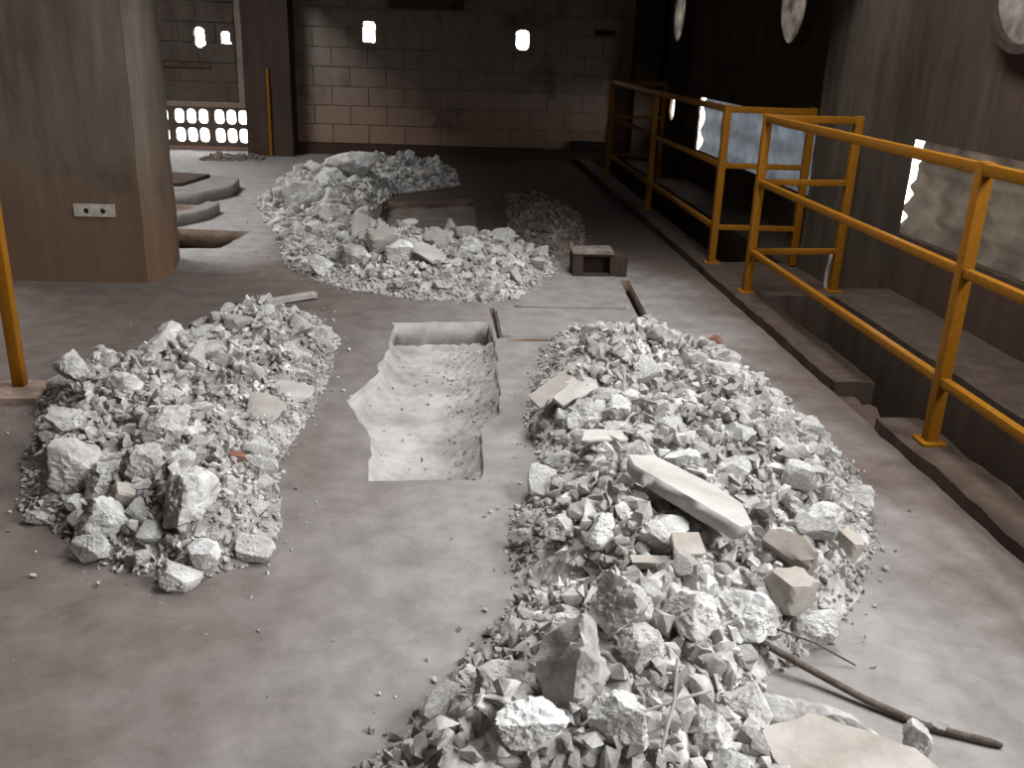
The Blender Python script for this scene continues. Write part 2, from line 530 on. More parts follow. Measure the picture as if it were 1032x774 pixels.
# ------------------------------------------------------------------ right wall
WX = 3.3
y0, y1, z0, z1 = SIDE_WINDOW
wr_holes = [[(y0, z0), (y1, z0), (y1, z1), (y0, z1)], circle(5.30, 2.12, 0.37), circle(9.02, 2.12, 0.37), circle(13.42, 2.14, 0.37), circle(13.72, 0.9, 0.17, 14, 0.04),
            [(2.4, 0.47), (6.9, 0.47), (6.9, 1.13), (2.4, 1.13)], [(7.3, 0.45), (12.33, 0.45), (12.33, 1.11), (7.3, 1.11)]]
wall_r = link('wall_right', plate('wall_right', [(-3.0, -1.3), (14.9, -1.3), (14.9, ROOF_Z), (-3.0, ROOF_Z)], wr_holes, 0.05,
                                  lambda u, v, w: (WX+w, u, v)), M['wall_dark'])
struct(wall_r, 'sooty dark concrete right wall with round windows and a low strip opening', 'wall')
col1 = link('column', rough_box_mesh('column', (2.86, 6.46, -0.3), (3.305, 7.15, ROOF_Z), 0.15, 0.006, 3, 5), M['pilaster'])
struct(col1, 'wide concrete column on the right wall behind the railing gate', 'column')
pil2 = link('pilaster', rough_box_mesh('pilaster', (3.24, 12.95, 0.0), (3.305, 13.0, ROOF_Z), 0.2, 0.004, 5, 5), M['pilaster'])
struct(pil2, 'thin grey concrete pilaster near the far right corner', 'pilaster')
for k, (yc, zc, lab) in enumerate(((5.30, 2.12, 'nearest round window high in the right wall, cut by the picture edge'),
                                   (9.02, 2.12, 'middle round window high in the right wall beyond the wide column'),
                                   (13.42, 2.14, 'farthest round window high in the right wall near the back corner'))):
    w = empty('window_%d' % (k+1), (WX, yc, zc)); struct(w, lab, 'window')
    bm = bmesh.new()
    prof = [(-0.10, 0.37), (-0.10, 0.42), (0.0, 0.42), (0.04, 0.37)]
    n = 40
    rings = [[bm.verts.new((px, pr*math.cos(2*PI*i/n), pr*math.sin(2*PI*i/n))) for i in range(n)] for px, pr in prof]
    for j in range(4):
        for i in range(n):
            bm.faces.new((rings[j][i], rings[j][(i+1) % n], rings[(j+1) % 4][(i+1) % n], rings[(j+1) % 4][i]))
    link('window_frame', bm_mesh(bm, 'window_frame', 0.6), M['collar'], w)
    bm = bmesh.new()
    bmesh.ops.create_cone(bm, cap_ends=True, segments=40, radius1=0.372, radius2=0.372, depth=0.006)
    bm.transform(Matrix.Translation((-0.06, 0, 0)) @ Matrix.Rotation(PI/2, 4, 'Y'))
    link('pane', bm_mesh(bm, 'pane'), M['pane'], w)


def corrugated(name, y0, y1, z0, z1, slant0, slant1, pitch, amp, x, mat):
    nz = int((z1-z0)/pitch*10); ny = 14
    bm = bmesh.new(); g = []
    for j in range(nz+1):
        z = z0+(z1-z0)*j/nz; row = []
        for i in range(ny+1):
            f = i/ny
            ya = y0+slant0*(z-z0); yb = y1+slant1*(z-z0)+0.02*math.sin(z*31)+0.012*math.sin(z*73)
            row.append(bm.verts.new((x+amp*math.cos(2*PI*(z-z0)/pitch)+0.012*noise.noise(Vector((f*4, z*2, x))), ya+(yb-ya)*f, z)))
        g.append(row)
    for j in range(nz):
        for i in range(ny):
            bm.faces.new((g[j][i], g[j][i+1], g[j+1][i+1], g[j+1][i]))
    bmesh.ops.solidify(bm, geom=bm.faces[:], thickness=0.002)
    return link(name, bm_mesh(bm, name, 0.8), mat)


s0 = corrugated('corrugated_sheet', 2.3, 6.70, 0.25, 1.50, 0, -0.27, 0.155, 0.02, 3.388, M['galv_dark'])
tag(s0, 'grimy corrugated metal sheet closing the strip opening beside the bright jagged gap', 'metal sheet')
s1 = corrugated('corrugated_sheet', 7.3, 12.34, 0.25, 1.50, 0, -0.05, 0.30, 0.022, 3.390, M['galv'])
tag(s1, 'pale bluish corrugated metal sheet in the strip opening behind the railing gate', 'metal sheet')

# ------------------------------------------------------------------ back wall with blocks
BY = 14.7
BW, BH = 0.54, 0.275
HOLES = [(-1.08, 1.76, 0.18, 0.29), (1.19, 1.73, 0.19, 0.27), (-3.53, 1.60, 0.15, 0.27), (-3.16, 1.585, 0.14, 0.22)]
breeze = []
for row, z in enumerate((0.22, 0.49)):
    for k in range(4):
        breeze.append((-3.15-0.585*k-0.03*row*0, z))
back_holes = [rrect(x, z, w+0.015, h+0.015, 0.05) for x, z, w, h in HOLES]
back_holes.append([(-3.15-0.585*3-0.28, 0.10), (-2.87, 0.10), (-2.87, 0.62), (-3.15-0.585*3-0.28, 0.62)])
wall_b = link('wall_back', plate('wall_back', [(LEFT_X, -1.3), (WX+0.05, -1.3), (WX+0.05, ROOF_Z), (LEFT_X, ROOF_Z)], back_holes, 0.10,
                                 lambda u, v, w: (u, BY+0.02+w, v)), M['mortar'])
struct(wall_b, 'far wall of brown stained concrete blocks with small bright holes', 'wall')


def map_back(u, v, w):
    return (u, BY-0.012+w, v)


shared_block = box_mesh('block', (-BW/2+0.005, -0.004, -BH/2+0.005), (BW/2-0.005, 0.06, BH/2-0.005), 0.005)
shared_left = shared_block.copy()
z0 = 0.16
for r in range(10):
    zc = z0+BH*(r+0.5)
    xs = -2.18+(0.27 if r % 2 else 0.0)
    x = xs
    cells = []
    if r % 2:
        cells.append((-2.18, -2.18+0.27))
    while x < WX-0.05:
        cells.append((x, min(x+BW, WX-0.02))); x += BW
    xl = -3.02
    if zc > 0.75:
        x = xl-(0.27 if r % 2 else 0)
        if r % 2:
            cells.append((xl-0.27, xl))
        for _ in range(4):
            cells.append((x-BW, x)); x -= BW
    for a, b in cells:
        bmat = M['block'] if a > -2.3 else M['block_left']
        hs = [h for h in HOLES if a-0.03 < h[0] < b+0.03 or (h[0]-h[2]/2 < b and h[0]+h[2]/2 > a)]
        hs = [h for h in hs if h[1]-h[3]/2 < zc+BH/2 and h[1]+h[3]/2 > zc-BH/2]
        dz = rng.uniform(-0.006, 0.006)
        if hs:
            # block broken through: keep what is left round the hole
            h = hs[0]
            g = 0.006
            outer = [(a+g, zc-BH/2+g), (b-g, zc-BH/2+g), (b-g, zc+BH/2-g), (a+g, zc+BH/2-g)]
            ring = rrect(h[0], h[1], h[2], h[3], 0.055, 5, 0.006)
            # clip by sampling a fine grid of little cells outside the hole
            bm = bmesh.new()
            nx, nz = 30, 16
            U, V = np.meshgrid((np.arange(nx)+0.5)/nx*(b-a-2*g)+a+g, (np.arange(nz)+0.5)/nz*(BH-2*g)+zc-BH/2+g)
            D = poly_dist(U, V, ring)
            sx = (b-a-2*g)/nx/2; sz = (BH-2*g)/nz/2
            for u, v, d in zip(U.ravel(), V.ravel(), D.ravel()):
                if d < 0:
                    add_box(bm, (u-sx, BY-0.012+dz, v-sz), (u+sx, BY+0.06, v+sz))
            bmesh.ops.remove_doubles(bm, verts=bm.verts[:], dist=1e-4)
            link('block', bm_mesh(bm, 'broken_block'), bmat, wall_b)
        elif abs((b-a)-BW) < 1e-3:
            o = link('block', shared_block if a > -2.3 else shared_left, bmat, wall_b, ((a+b)/2, BY+dz, zc))
        else:
            link('block', box_mesh('half_block', (a+0.006, BY-0.012+dz, zc-BH/2+0.006), (b-0.006, BY+0.06, zc+BH/2-0.006), 0.006), bmat, wall_b)
bz = plate('breeze_block', [(-0.292, -0.135), (0.292, -0.135), (0.292, 0.135), (-0.292, 0.135)],
           [rrect(dx, 0, 0.142, 0.205, 0.055) for dx in (-0.175, 0, 0.175)], 0.06, lambda u, v, w: (u, w, v))
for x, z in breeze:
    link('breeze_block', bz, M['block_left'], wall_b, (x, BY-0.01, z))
link('lintel', box_mesh('lintel', (-5.5, BY-0.03, 1.18), (-3.40, BY+0.02, 1.25), 0.005), M['wood_dark'], wall_b)
sk = link('baseboard_back', rough_box_mesh('baseboard_back', (-2.2, BY-0.10, -0.02), (WX-0.05, BY-0.012, 0.155), 0.12, 0.008, 7, 5), M['column_dark'])
struct(sk, 'dark concrete plinth strip at the foot of the block wall', 'baseboard')
bc = link('column', rough_box_mesh('back_column', (-2.82, 14.15, -0.05), (-2.17, 14.72, ROOF_Z), 0.25, 0.006, 21, 4), M['column_dark'])
struct(bc, 'dark brown column in front of the far wall beside the bright vent blocks', 'column')
cc = link('column', rough_box_mesh('corner_column', (2.86, 14.3, -0.3), (3.22, 14.72, ROOF_Z), 0.25, 0.006, 22, 4), M['column_dark'])
struct(cc, 'dark column in the far right corner behind the railing', 'column')
bm_ = link('timber_beam', rough_box_mesh('timber_beam', (-0.78, 14.45, 2.10), (0.30, 14.69, 2.26), 0.1, 0.005, 2, 6), M['wood_dark'])
tag(bm_, 'short dark timber beam fixed high on the far block wall', 'beam')
for lo, hi, lab in (((2.27, 14.66, 1.83), (2.57, 14.695, 1.90), 'small black slot high on the far wall near the right corner'),
                    ((1.98, 14.60, 0.20), (2.52, 14.69, 0.29), 'long black slot low on the far wall beside the railing end')):
    o = link('slot_strip', box_mesh('slot_strip', lo, hi, 0.006), M['black'])  # raised black strips standing in for dark slots in the wall
    tag(o, lab.replace('slot', 'metal strip'), 'metal strip')
yp = link('pipe', tube_mesh('pipe', [(-2.48, 14.11, 0.0), (-2.48, 14.11, 0.6), (-2.48, 14.12, 1.22)], 0.022, 10), M['yellow'])
tag(yp, 'thin yellow pipe standing against the dark far column', 'pipe')

# ------------------------------------------------------------------ shell out of view
wl = link('wall_left', box_mesh('wall_left', (LEFT_X-0.12, -3.0, -1.3), (LEFT_X, 14.9, ROOF_Z)), M['wall_dark'])
struct(wl, 'left side wall of the hall', 'wall')
wf = link('wall_front', box_mesh('wall_front', (LEFT_X, -3.12, -1.3), (WX+0.05, -3.0, ROOF_Z)), M['wall_dark'])
struct(wf, 'wall behind the viewpoint', 'wall')
RO = [[(a, c), (b, c), (b, d), (a, d)] for a, b, c, d in (ROOF_OPENING, LEFT_OPENING)]
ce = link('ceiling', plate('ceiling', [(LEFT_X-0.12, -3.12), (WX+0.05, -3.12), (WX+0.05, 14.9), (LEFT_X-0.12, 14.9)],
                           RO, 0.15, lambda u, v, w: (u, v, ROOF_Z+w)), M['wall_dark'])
struct(ce, 'concrete roof slab with a missing bay and an added corner opening', 'ceiling')

o = link('ceiling', box_mesh('light_blocker', (-2.25, 6.6, 2.55), (WX+0.05, 14.9, 2.75)), M['wall_dark'])  # unseen slab added to keep daylight off the far floor
struct(o, 'added unseen slab blocking daylight over the far end of the hall', 'ceiling')
o = link('beam', box_mesh('beam', (-2.25, 6.6, 2.22), (WX, 6.85, 2.56)), M['wall_dark'])  # unseen beam added to sharpen the light cut-off
struct(o, 'added unseen beam cutting daylight at the front edge of the blocker slab', 'beam')
o = link('beam', box_mesh('beam', (-2.25, 6.85, 2.42), (-2.05, 14.1, 2.56)), M['wall_dark'])  # unseen beam added to hold back the corner daylight
struct(o, 'added unseen beam cutting daylight along the left edge of the blocker slab', 'beam')

# ------------------------------------------------------------------ big pillar
pil = empty('pillar', (-2.5, 6.95, 0)); struct(pil, 'massive stained concrete pillar in the left foreground', 'pillar')
bm = bmesh.new()
ring = [(-3.02, 6.5), (-2.035, 6.5), (-1.945, 6.78), (-2.03, 7.3), (-3.02, 7.3)]
rows = []
nz = 40
for k in range(nz+1):
    z = -0.05+(ROOF_Z+0.05)*k/nz
    rr = []
    for i in range(5):
        a = Vector(ring[i]); b = Vector(ring[(i+1) % 5])
        m = max(1, int((b-a).length/0.09))
        for j in range(m):
            p = a.lerp(b, j/m)
            d = noise.noise_vector(Vector((p.x*5, p.y*5, z*5)))*0.006
            if j == 0:
                d *= 1.8
            rr.append(bm.verts.new((p.x+d.x+2.5, p.y+d.y-6.95, z)))
    rows.append(rr)
for A, B in zip(rows, rows[1:]):
    for i in range(len(A)):
        bm.faces.new((A[i], A[(i+1) % len(A)], B[(i+1) % len(A)], B[i]))
bm.faces.new(rows[0]); bm.faces.new(rows[-1])
link('pillar_shaft', bm_mesh(bm, 'pillar_shaft', 0.5), M['pillar'], pil)
pl = link('wall_plate', plate('wall_plate', rrect(0, 0, 0.27, 0.085, 0.006), [circle(-0.055, -0.005, 0.019, 14), circle(0.055, -0.005, 0.019, 14)],
                              0.014, lambda u, v, w: (u, -w, v)), M['white_plate'], pil, (0.155, -0.445, 0.50))
link('plate_back', box_mesh('plate_back', (-0.1, -0.004, -0.03), (0.1, 0.004, 0.03)), M['black'], pil, (0.155, -0.447, 0.495))

# ------------------------------------------------------------------ railings


def railing(name, label, posts, segs, rails_z, plates):
    t = empty(name, (posts[0][0], posts[0][1], posts[0][2])); tag(t, label, 'railing', None)
    O = Vector(t.location)
    w = 0.055
    for (x, y, zb, zt) in posts:
        link('post', bar_mesh('post', Vector((x, y, zb))-O, Vector((x, y, zt))-O, w), M['yellow'], t)
        if (x, y) in plates:
            p = Vector((x, y, zb))-O
            link('base_plate', box_mesh('base_plate', (p.x-0.055, p.y-0.055, p.z-0.004), (p.x+0.055, p.y+0.055, p.z+0.012), 0.003), M['yellow'], t)
    for (ax, ay, bx, by) in segs:
        for k, z in enumerate(rails_z):
            link('top_rail' if k == 0 else 'rail', bar_mesh('rail', Vector((ax, ay, z))-O, Vector((bx, by, z))-O, 0.048 if k == 0 else 0.04), M['yellow'], t)
    return t


RZ = (1.25, 0.83, 0.35)
RX = 2.17
railing('guard_railing', 'yellow steel railing in the foreground with a gate end beside the wide column',
        [(RX, 6.29, 0.06, 1.28), (RX, 3.64, 0.06, 1.28), (RX, 1.0, 0.06, 1.28), (2.83, 6.36, 0.06, 1.28)],
        [(RX, 1.0, RX, 6.30), (RX, 6.30, 2.83, 6.36)], RZ, {(RX, 6.29), (RX, 3.64), (2.83, 6.36)})
railing('guard_railing', 'yellow steel railing running along the far curb, beyond the crossing',
        [(RX, 7.22, 0.06, 1.28), (RX, 9.71, 0.06, 1.28), (RX, 12.3, 0.06, 1.28), (2.86, 12.36, 0.06, 1.28), (2.83, 7.2, 0.06, 1.28)],
        [(RX, 7.22, RX, 12.3), (RX, 12.3, 2.86, 12.36), (RX, 7.22, 2.83, 7.2)], RZ, {(RX, 7.22), (RX, 9.71)})
lr = railing('guard_railing', 'yellow steel post with base plate at the left edge before the pillar',
             [(-2.01, 4.34, 0.03, 1.25), (-3.6, 4.34, 0.03, 1.25)], [(-3.6, 4.34, -2.01, 4.34)], (1.22, 0.82), ())
bp = link('anchor_slab', rough_box_mesh('anchor_slab', (-2.2, 4.16, -0.01), (-1.87, 4.42, 0.032), 0.06, 0.006, 31, 8), M['rust_plate'])
tag(bp, 'brown slab under the yellow post at the left edge', 'slab')
wb = link('white_board', box_mesh('white_board', (-3.06, 6.36, 0.0), (-2.985, 6.46, 0.28), 0.01), M['white_board'])
tag(wb, 'narrow white board standing against the pillar at the left edge', 'board')
bm = bmesh.new()
bmesh.ops.create_icosphere(bm, subdivisions=3, radius=1)
for v in bm.verts:
    v.co = Vector((v.co.x*0.06, v.co.y*0.04, v.co.z*0.07))+noise.noise_vector(v.co*2)*0.02
    v.co.z = max(v.co.z, -0.06)
gc = link('cloth_bundle', bm_mesh(bm, 'cloth_bundle', 1.0), M['cloth'], None, (-3.03, 6.41, 0.335))
tag(gc, 'dark green crumpled cloth on top of the white board', 'cloth')

cd = link('conduit', tube_mesh('conduit', [(2.80, 6.42, 0.055), (2.80, 6.43, 0.16), (2.82, 6.44, 0.32)], 0.016, 8), M['white_plate'])
tag(cd, 'short pale conduit stub at the foot of the wide column', 'pipe')

# ------------------------------------------------------------------ plinths at the far left


def prism_mesh(name, poly, z0, z1, amp=0.008, seed=0, step=0.08):
    pts = rough_poly(poly, step, amp, seed)
    return plate(name, pts, [], z1-z0, lambda u, v, w: (u, v, z0+w))


p1 = link('plinth', prism_mesh('plinth', [(-2.30, 10.95), (-2.26, 10.35), (-2.50, 9.75), (-3.3, 9.75), (-3.5, 11.2), (-2.9, 11.25)], -0.01, 0.12, 0.01, 3), M['pale_plinth'])
tag(p1, 'low pale concrete plinth farthest behind the pillar', 'plinth')
p1b = link('cover_slab', prism_mesh('cover_slab', [(-2.62, 10.9), (-2.75, 10.2), (-3.3, 10.1), (-3.45, 11.1)], 0.12, 0.16, 0.01, 4), M['curb'])
tag(p1b, 'thin brown slab lying on the low plinth behind the pillar', 'slab')
p2 = link('plinth', prism_mesh('plinth', [(-2.17, 9.35), (-2.2, 8.95), (-2.4, 8.55), (-3.0, 8.45), (-3.0, 8.58), (-2.48, 8.70), (-2.33, 9.0), (-2.30, 9.42)], -0.01, 0.10, 0.008, 5, 0.06), M['pale_plinth'])
tag(p2, 'low rounded concrete curb around the dark hole behind the pillar', 'plinth')
p3 = link('hole_sheet', prism_mesh('hole_sheet', [(-2.33, 9.44), (-2.36, 9.02), (-2.5, 8.73), (-3.0, 8.61), (-3.1, 9.65), (-2.6, 9.7)], -0.004, 0.012, 0.01, 8), M['pit_dark'])  # flat dark sheet standing in for the pit behind the rim
tag(p3, 'flat dark sheet drawn as the hole inside the rounded curb behind the pillar', 'dark sheet')

# ------------------------------------------------------------------ loose slabs
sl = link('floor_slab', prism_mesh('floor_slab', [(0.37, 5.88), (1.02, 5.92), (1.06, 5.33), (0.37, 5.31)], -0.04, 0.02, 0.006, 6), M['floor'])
tag(sl, 'loose flat floor slab just beyond the trench corner', 'slab')
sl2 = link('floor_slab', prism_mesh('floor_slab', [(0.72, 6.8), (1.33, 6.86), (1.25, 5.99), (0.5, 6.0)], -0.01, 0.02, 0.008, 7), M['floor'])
tag(sl2, 'loose flat slab with grit, in front of the concrete box', 'slab')
bx = empty('concrete_box', (1.22, 7.02, -0.01)); tag(bx, 'small grey concrete box with a square recess, beside the middle heap', 'box')
bm = bmesh.new()
add_box(bm, (-0.21, -0.09, 0), (-0.13, 0.09, 0.19)); add_box(bm, (0.08, -0.09, 0), (0.21, 0.09, 0.17))
add_box(bm, (-0.13, -0.09, 0), (0.08, 0.09, 0.03)); add_box(bm, (-0.13, 0.01, 0.03), (0.08, 0.09, 0.19)); add_box(bm, (-0.13, -0.09, 0.165), (0.08, 0.01, 0.19))
for v in bm.verts:
    v.co += noise.noise_vector(v.co*9)*0.012
link('box_body', bm_mesh(bm, 'box_body'), M['curb'], bx)
link('box_lid', rough_box_mesh('box_lid', (-0.22, -0.10, 0.185), (0.10, 0.11, 0.21), 0.08, 0.008, 41, 8), M['rock_brown'], bx)

# ------------------------------------------------------------------ rubble heaps
RIGHT = [(0.70, 5.35), (0.55, 4.78), (0.40, 4.0), (0.45, 3.43), (0.28, 3.07), (0.25, 2.79), (0.27, 2.54), (0.10, 2.24), (0.02, 2.11),
         (-0.09, 1.9), (-0.2, 1.75), (-0.23, 1.45), (0.85, 1.45), (0.90, 1.80), (0.88, 1.98), (0.90, 2.10), (1.13, 2.26), (1.38, 2.52),
         (1.58, 2.88), (1.75, 3.35), (1.76, 3.75), (1.70, 4.3), (1.62, 4.85), (1.25, 5.3)]
LEFT = [(-0.78, 5.7), (-0.58, 5.2), (-0.58, 4.3), (-0.66, 3.5), (-0.56, 3.0), (-0.60, 2.76), (-0.80, 2.62), (-1.03, 2.70), (-1.28, 2.92),
        (-1.50, 3.12), (-1.65, 3.5), (-1.78, 3.95), (-1.90, 4.35), (-1.60, 4.85), (-1.32, 5.45)]
MID = [(-1.95, 9.9), (-1.42, 8.15), (-1.16, 7.03), (-0.73, 6.45), (-0.16, 6.16), (0.31, 6.11), (0.62, 6.26), (0.85, 6.9), (0.95, 7.35), (0.72, 7.75),
       (0.31, 7.85), (-0.21, 7.85), (-0.57, 8.14), (-0.72, 9.5), (-0.55, 10.7), (0.2, 11.6), (0.2, 12.9), (-1.27, 12.7), (-1.78, 11.6)]
MID2 = [(0.75, 11.0), (0.62, 8.0), (0.95, 7.6), (1.25, 7.9), (1.45, 9.6), (1.3, 10.8)]


def heap(poly, H, slope, seed, bumpy=0.05):
    def h(X, Y, D=None):
        X = np.asarray(X, float); Y = np.asarray(Y, float)
        D = poly_dist(X, Y, poly) if D is None else D
        d = np.clip(D, 0, None)
        base = H*(1-np.exp(-d/slope))
        return base*(1+0.55*fnoise(X, Y, 1.9, seed, 3))+bumpy*fnoise(X, Y, 6, seed+3, 3)*np.clip(d/0.2, 0, 1) - 0.004 + np.clip(D, -1, 0)*0.2
    return h


hR = heap(RIGHT, 0.29, 0.30, 3, 0.06)
hL = heap(LEFT, 0.23, 0.26, 8, 0.06)
hM = heap(MID, 0.23, 0.32, 14)
hM2 = heap(MID2, 0.08, 0.25, 19, 0.03)


def hull(r, n, ax, boxy=0.4):
    bm = bmesh.new()
    for _ in range(n):
        v = Vector((r.gauss(0, 1), r.gauss(0, 1), r.gauss(0, 1))).normalized()
        m = max(abs(v.x), abs(v.y), abs(v.z))
        v = v.lerp(v/m*0.8, boxy)*r.uniform(0.85, 1.08)
        bm.verts.new((v.x*ax[0], v.y*ax[1], v.z*ax[2]))
    res = bmesh.ops.convex_hull(bm, input=bm.verts[:])
    dead = [g for g in res['geom_interior'] if isinstance(g, bmesh.types.BMVert)]
    if dead:
        bmesh.ops.delete(bm, geom=dead, context='VERTS')
    loose = [v for v in bm.verts if not v.link_faces]
    if loose:
        bmesh.ops.delete(bm, geom=loose, context='VERTS')
    return bm


ICO = {}
for lv in (3, 4, 5):
    bm = bmesh.new(); bmesh.ops.create_icosphere(bm, subdivisions=lv, radius=1.0)
    bm.verts.index_update()
    ICO[lv] = (np.array([v.co[:] for v in bm.verts]), [[v.index for v in f.verts] for f in bm.faces]); bm.free()


def rock_mesh(name, seed, ax=(1, 0.85, 0.7), n=16, cuts=3, rough=0.10, knob=0.0, boxy=0.4):
    """a broken stone: an evenly meshed ball cut back to random fracture planes, then roughened"""
    lv = 5 if cuts >= 7 else (4 if cuts >= 5 else 3)
    r = np.random.default_rng(seed)
    V, F = ICO[lv]
    N = r.normal(size=(n, 3)); N /= np.linalg.norm(N, axis=1)[:, None]
    d = r.uniform(0.48, 0.92, n)
    if boxy > 0.6:                                   # squared pieces: six near axis-aligned faces dominate
        B = np.concatenate([np.eye(3), -np.eye(3)])+r.normal(size=(6, 3))*0.07
        B /= np.linalg.norm(B, axis=1)[:, None]
        N = np.concatenate([B, N[:max(2, n//4)]]); d = np.concatenate([r.uniform(0.62, 0.72, 6), r.uniform(0.85, 1.0, max(2, n//4))])
    dot = V @ N.T
    rad = np.where(dot > 0.05, d[None]/np.maximum(dot, 0.05), 9).min(1)
    rad = np.minimum(rad, 1.12)
    P = V*rad[:, None]*np.array(ax)
    k = 1.0/max(ax)
    off = Vector((seed*1.37, seed*2.11, seed*0.73))
    out = []
    for p, dr in zip(P, V):
        q = Vector(p)*k+off
        e = (noise.fractal(q*2.2, 0.9, 2.2, 3)*0.55+noise.fractal(q*7, 0.8, 2.2, 3)*0.35+noise.noise(q*19)*0.14)*rough
        if knob:
            e += (0.5-abs(noise.noise(q*5))*1.1+0.45*noise.noise(q*11)+0.25*noise.noise(q*23))*knob*0.8
        out.append((p[0]+dr[0]*e, p[1]+dr[1]*e, p[2]+dr[2]*e))
    me = bpy.data.meshes.new(name); me.from_pydata(out, [], F)
    me.polygons.foreach_set('use_smooth', [True]*len(me.polygons))
    me.set_sharp_from_angle(angle=0.45)
    me.update()
    return me


CHUNKS = []
for i in range(14):
    r = random.Random(100+i)
    CHUNKS.append(rock_mesh('chunk_%d' % i, 200+i, (1, r.uniform(0.65, 0.95), r.uniform(0.45, 0.8)), r.randint(11, 20), 3, 0.13, 0.0, r.uniform(0.2, 0.7)))
    CHUNKS[-1].materials.append(M['rock'])
CHUNKS_B = []
for m in CHUNKS[:7]:
    c = m.copy(); c.materials.clear(); c.materials.append(M['rock_brown']); CHUNKS_B.append(c)

# small stones: low hulls merged by numpy
STONES = []
for i in range(24):
    r = random.Random(500+i)
    bm = hull(r, r.randint(7, 11), (1, r.uniform(0.6, 0.95), r.uniform(0.35, 0.8)), 0.35)
    bmesh.ops.triangulate(bm, faces=bm.faces[:])
    bmesh.ops.recalc_face_normals(bm, faces=bm.faces[:])
    bm.verts.index_update()
    V = np.array([v.co[:] for v in bm.verts]); F = np.array([[v.index for v in f.verts] for f in bm.faces])
    bm.free(); STONES.append((V, F))


def rand_rot(n):
    q = nrng.normal(size=(n, 4)); q /= np.linalg.norm(q, axis=1)[:, None]
    w, x, y, z = q.T
    return np.stack([np.stack([1-2*(y*y+z*z), 2*(x*y-z*w), 2*(x*z+y*w)], -1),
                     np.stack([2*(x*y+z*w), 1-2*(x*x+z*z), 2*(y*z-x*w)], -1),
                     np.stack([2*(x*z-y*w), 2*(y*z+x*w), 1-2*(x*x+y*y)], -1)], 1)


def merge_stones(name, pts, rad):
    n = len(pts); R = rand_rot(n); which = nrng.integers(0, len(STONES), n)
    Vs, Fs, base = [], [], 0
    for k, (V, F) in enumerate(STONES):
        idx = np.where(which == k)[0]
        if not len(idx):
            continue
        W = np.einsum('nij,vj->nvi', R[idx], V)*rad[idx][:, None, None]+pts[idx][:, None, :]
        m = len(V)
        Vs.append(W.reshape(-1, 3))
        Fs.append((F[None]+(np.arange(len(idx))*m)[:, None, None]).reshape(-1, 3)+base)
        base += len(idx)*m
    V = np.concatenate(Vs); F = np.concatenate(Fs)
    me = bpy.data.meshes.new(name)
    me.vertices.add(len(V)); me.vertices.foreach_set('co', V.ravel().astype(np.float32))
    me.loops.add(F.size); me.loops.foreach_set('vertex_index', F.ravel().astype(np.int32))
    me.polygons.add(len(F)); me.polygons.foreach_set('loop_start', (np.arange(len(F))*3).astype(np.int32))
    me.polygons.foreach_set('loop_total', np.full(len(F), 3, np.int32))
    me.update(calc_edges=True); me.validate()
    me.polygons.foreach_set('use_smooth', [False]*len(me.polygons))
    return me


def in_poly(poly, n, dmin=0.0, power=None):
    P = np.array(poly); lo, hi = P.min(0)-0.25, P.max(0)+0.25
    out = np.empty((0, 2))
    while len(out) < n:
        q = nrng.uniform(lo, hi, (n*3, 2)); d = poly_dist(q[:, 0], q[:, 1], poly)
        out = np.concatenate([out, q[d > dmin]])
    return out[:n]


# --- singled-out pieces first: (x, y, size, ...) so that the anonymous chunks keep clear of them
TAKEN = []
NAMED = []     # (x, y, short phrase) landmarks the anonymous chunks are named after     # (x, y, r)


SHORT = {1: 'biggest white boulder of the left heap', 4: 'round pitted boulder of the left heap', 5: 'oval white boulder', 7: 'large ridged boulder',
         8: 'upright grey boulder of the left heap', 12: 'red brick fragment', 13: 'flat pale shard of the left heap', 14: 'flat propped shard of the left heap',
         15: 'flat topped grey boulder', 16: 'pale pointed boulder', 17: 'central rough boulder of the left heap', 18: 'long crest boulder of the left heap',
         19: 'dark flat boulder of the left heap', 3: 'rounded boulder behind the lumpy pair', 21: 'round white boulder at the right edge', 22: 'round middle boulder of the right heap',
         24: 'tall leaning boulder', 26: 'small dark stone of the right heap', 27: 'big angular boulder', 28: 'bright chalky lump', 30: 'rough white boulder at the bottom',
         32: 'bright lumpy boulder by the tan blocks', 34: 'squared tan block of the right heap', 35: 'leaning tan wedge', 36: 'tan block at the right edge',
         37: 'angular stone at the right flank', 38: 'white boulder beyond the long slab', 39: 'angular boulder beside the thin plates', 40: 'brown dusty boulder',
         41: 'tall shoulder boulder of the right heap', 42: 'white split boulder', 46: 'white boulder near the laths', 49: 'pale crest boulder of the middle heap',
         50: 'right end boulder of the middle heap', 51: 'front white boulder of the middle heap', 52: 'wide grey boulder of the middle heap', 53: 'pale foot boulder of the middle heap',
         54: 'smooth squared block of the middle heap', 55: 'tall leaning slab of the middle heap', 56: 'white knobbly boulder', 57: 'tilted pale slab of the middle heap',
         58: 'far left boulder of the middle heap', 59: 'broad boulder at the far back', 60: 'light boulder halfway back'}


def hero(name, label, cat, x, y, h, seed, ax, rot=(0, 0, 0), lift=0.45, knob=0.0, rough=0.10, n=18, mat='rock', cuts=7, boxy=0.4):
    ax = tuple(v*0.9 for v in ax)
    me = rock_mesh(name, seed, ax, n, cuts, rough*max(ax), knob*max(ax), boxy)
    z = float(h(np.array([x]), np.array([y]))[0]) if h else 0.0
    o = link(name, me, M[mat], None, (x, y, max(z, 0)+ax[2]*lift), rot)
    tag(o, label, cat)
    TAKEN.append((x, y, (ax[0]+ax[1])/2*0.85))
    if seed in SHORT:
        NAMED.append((x, y, SHORT[seed]))
    return o


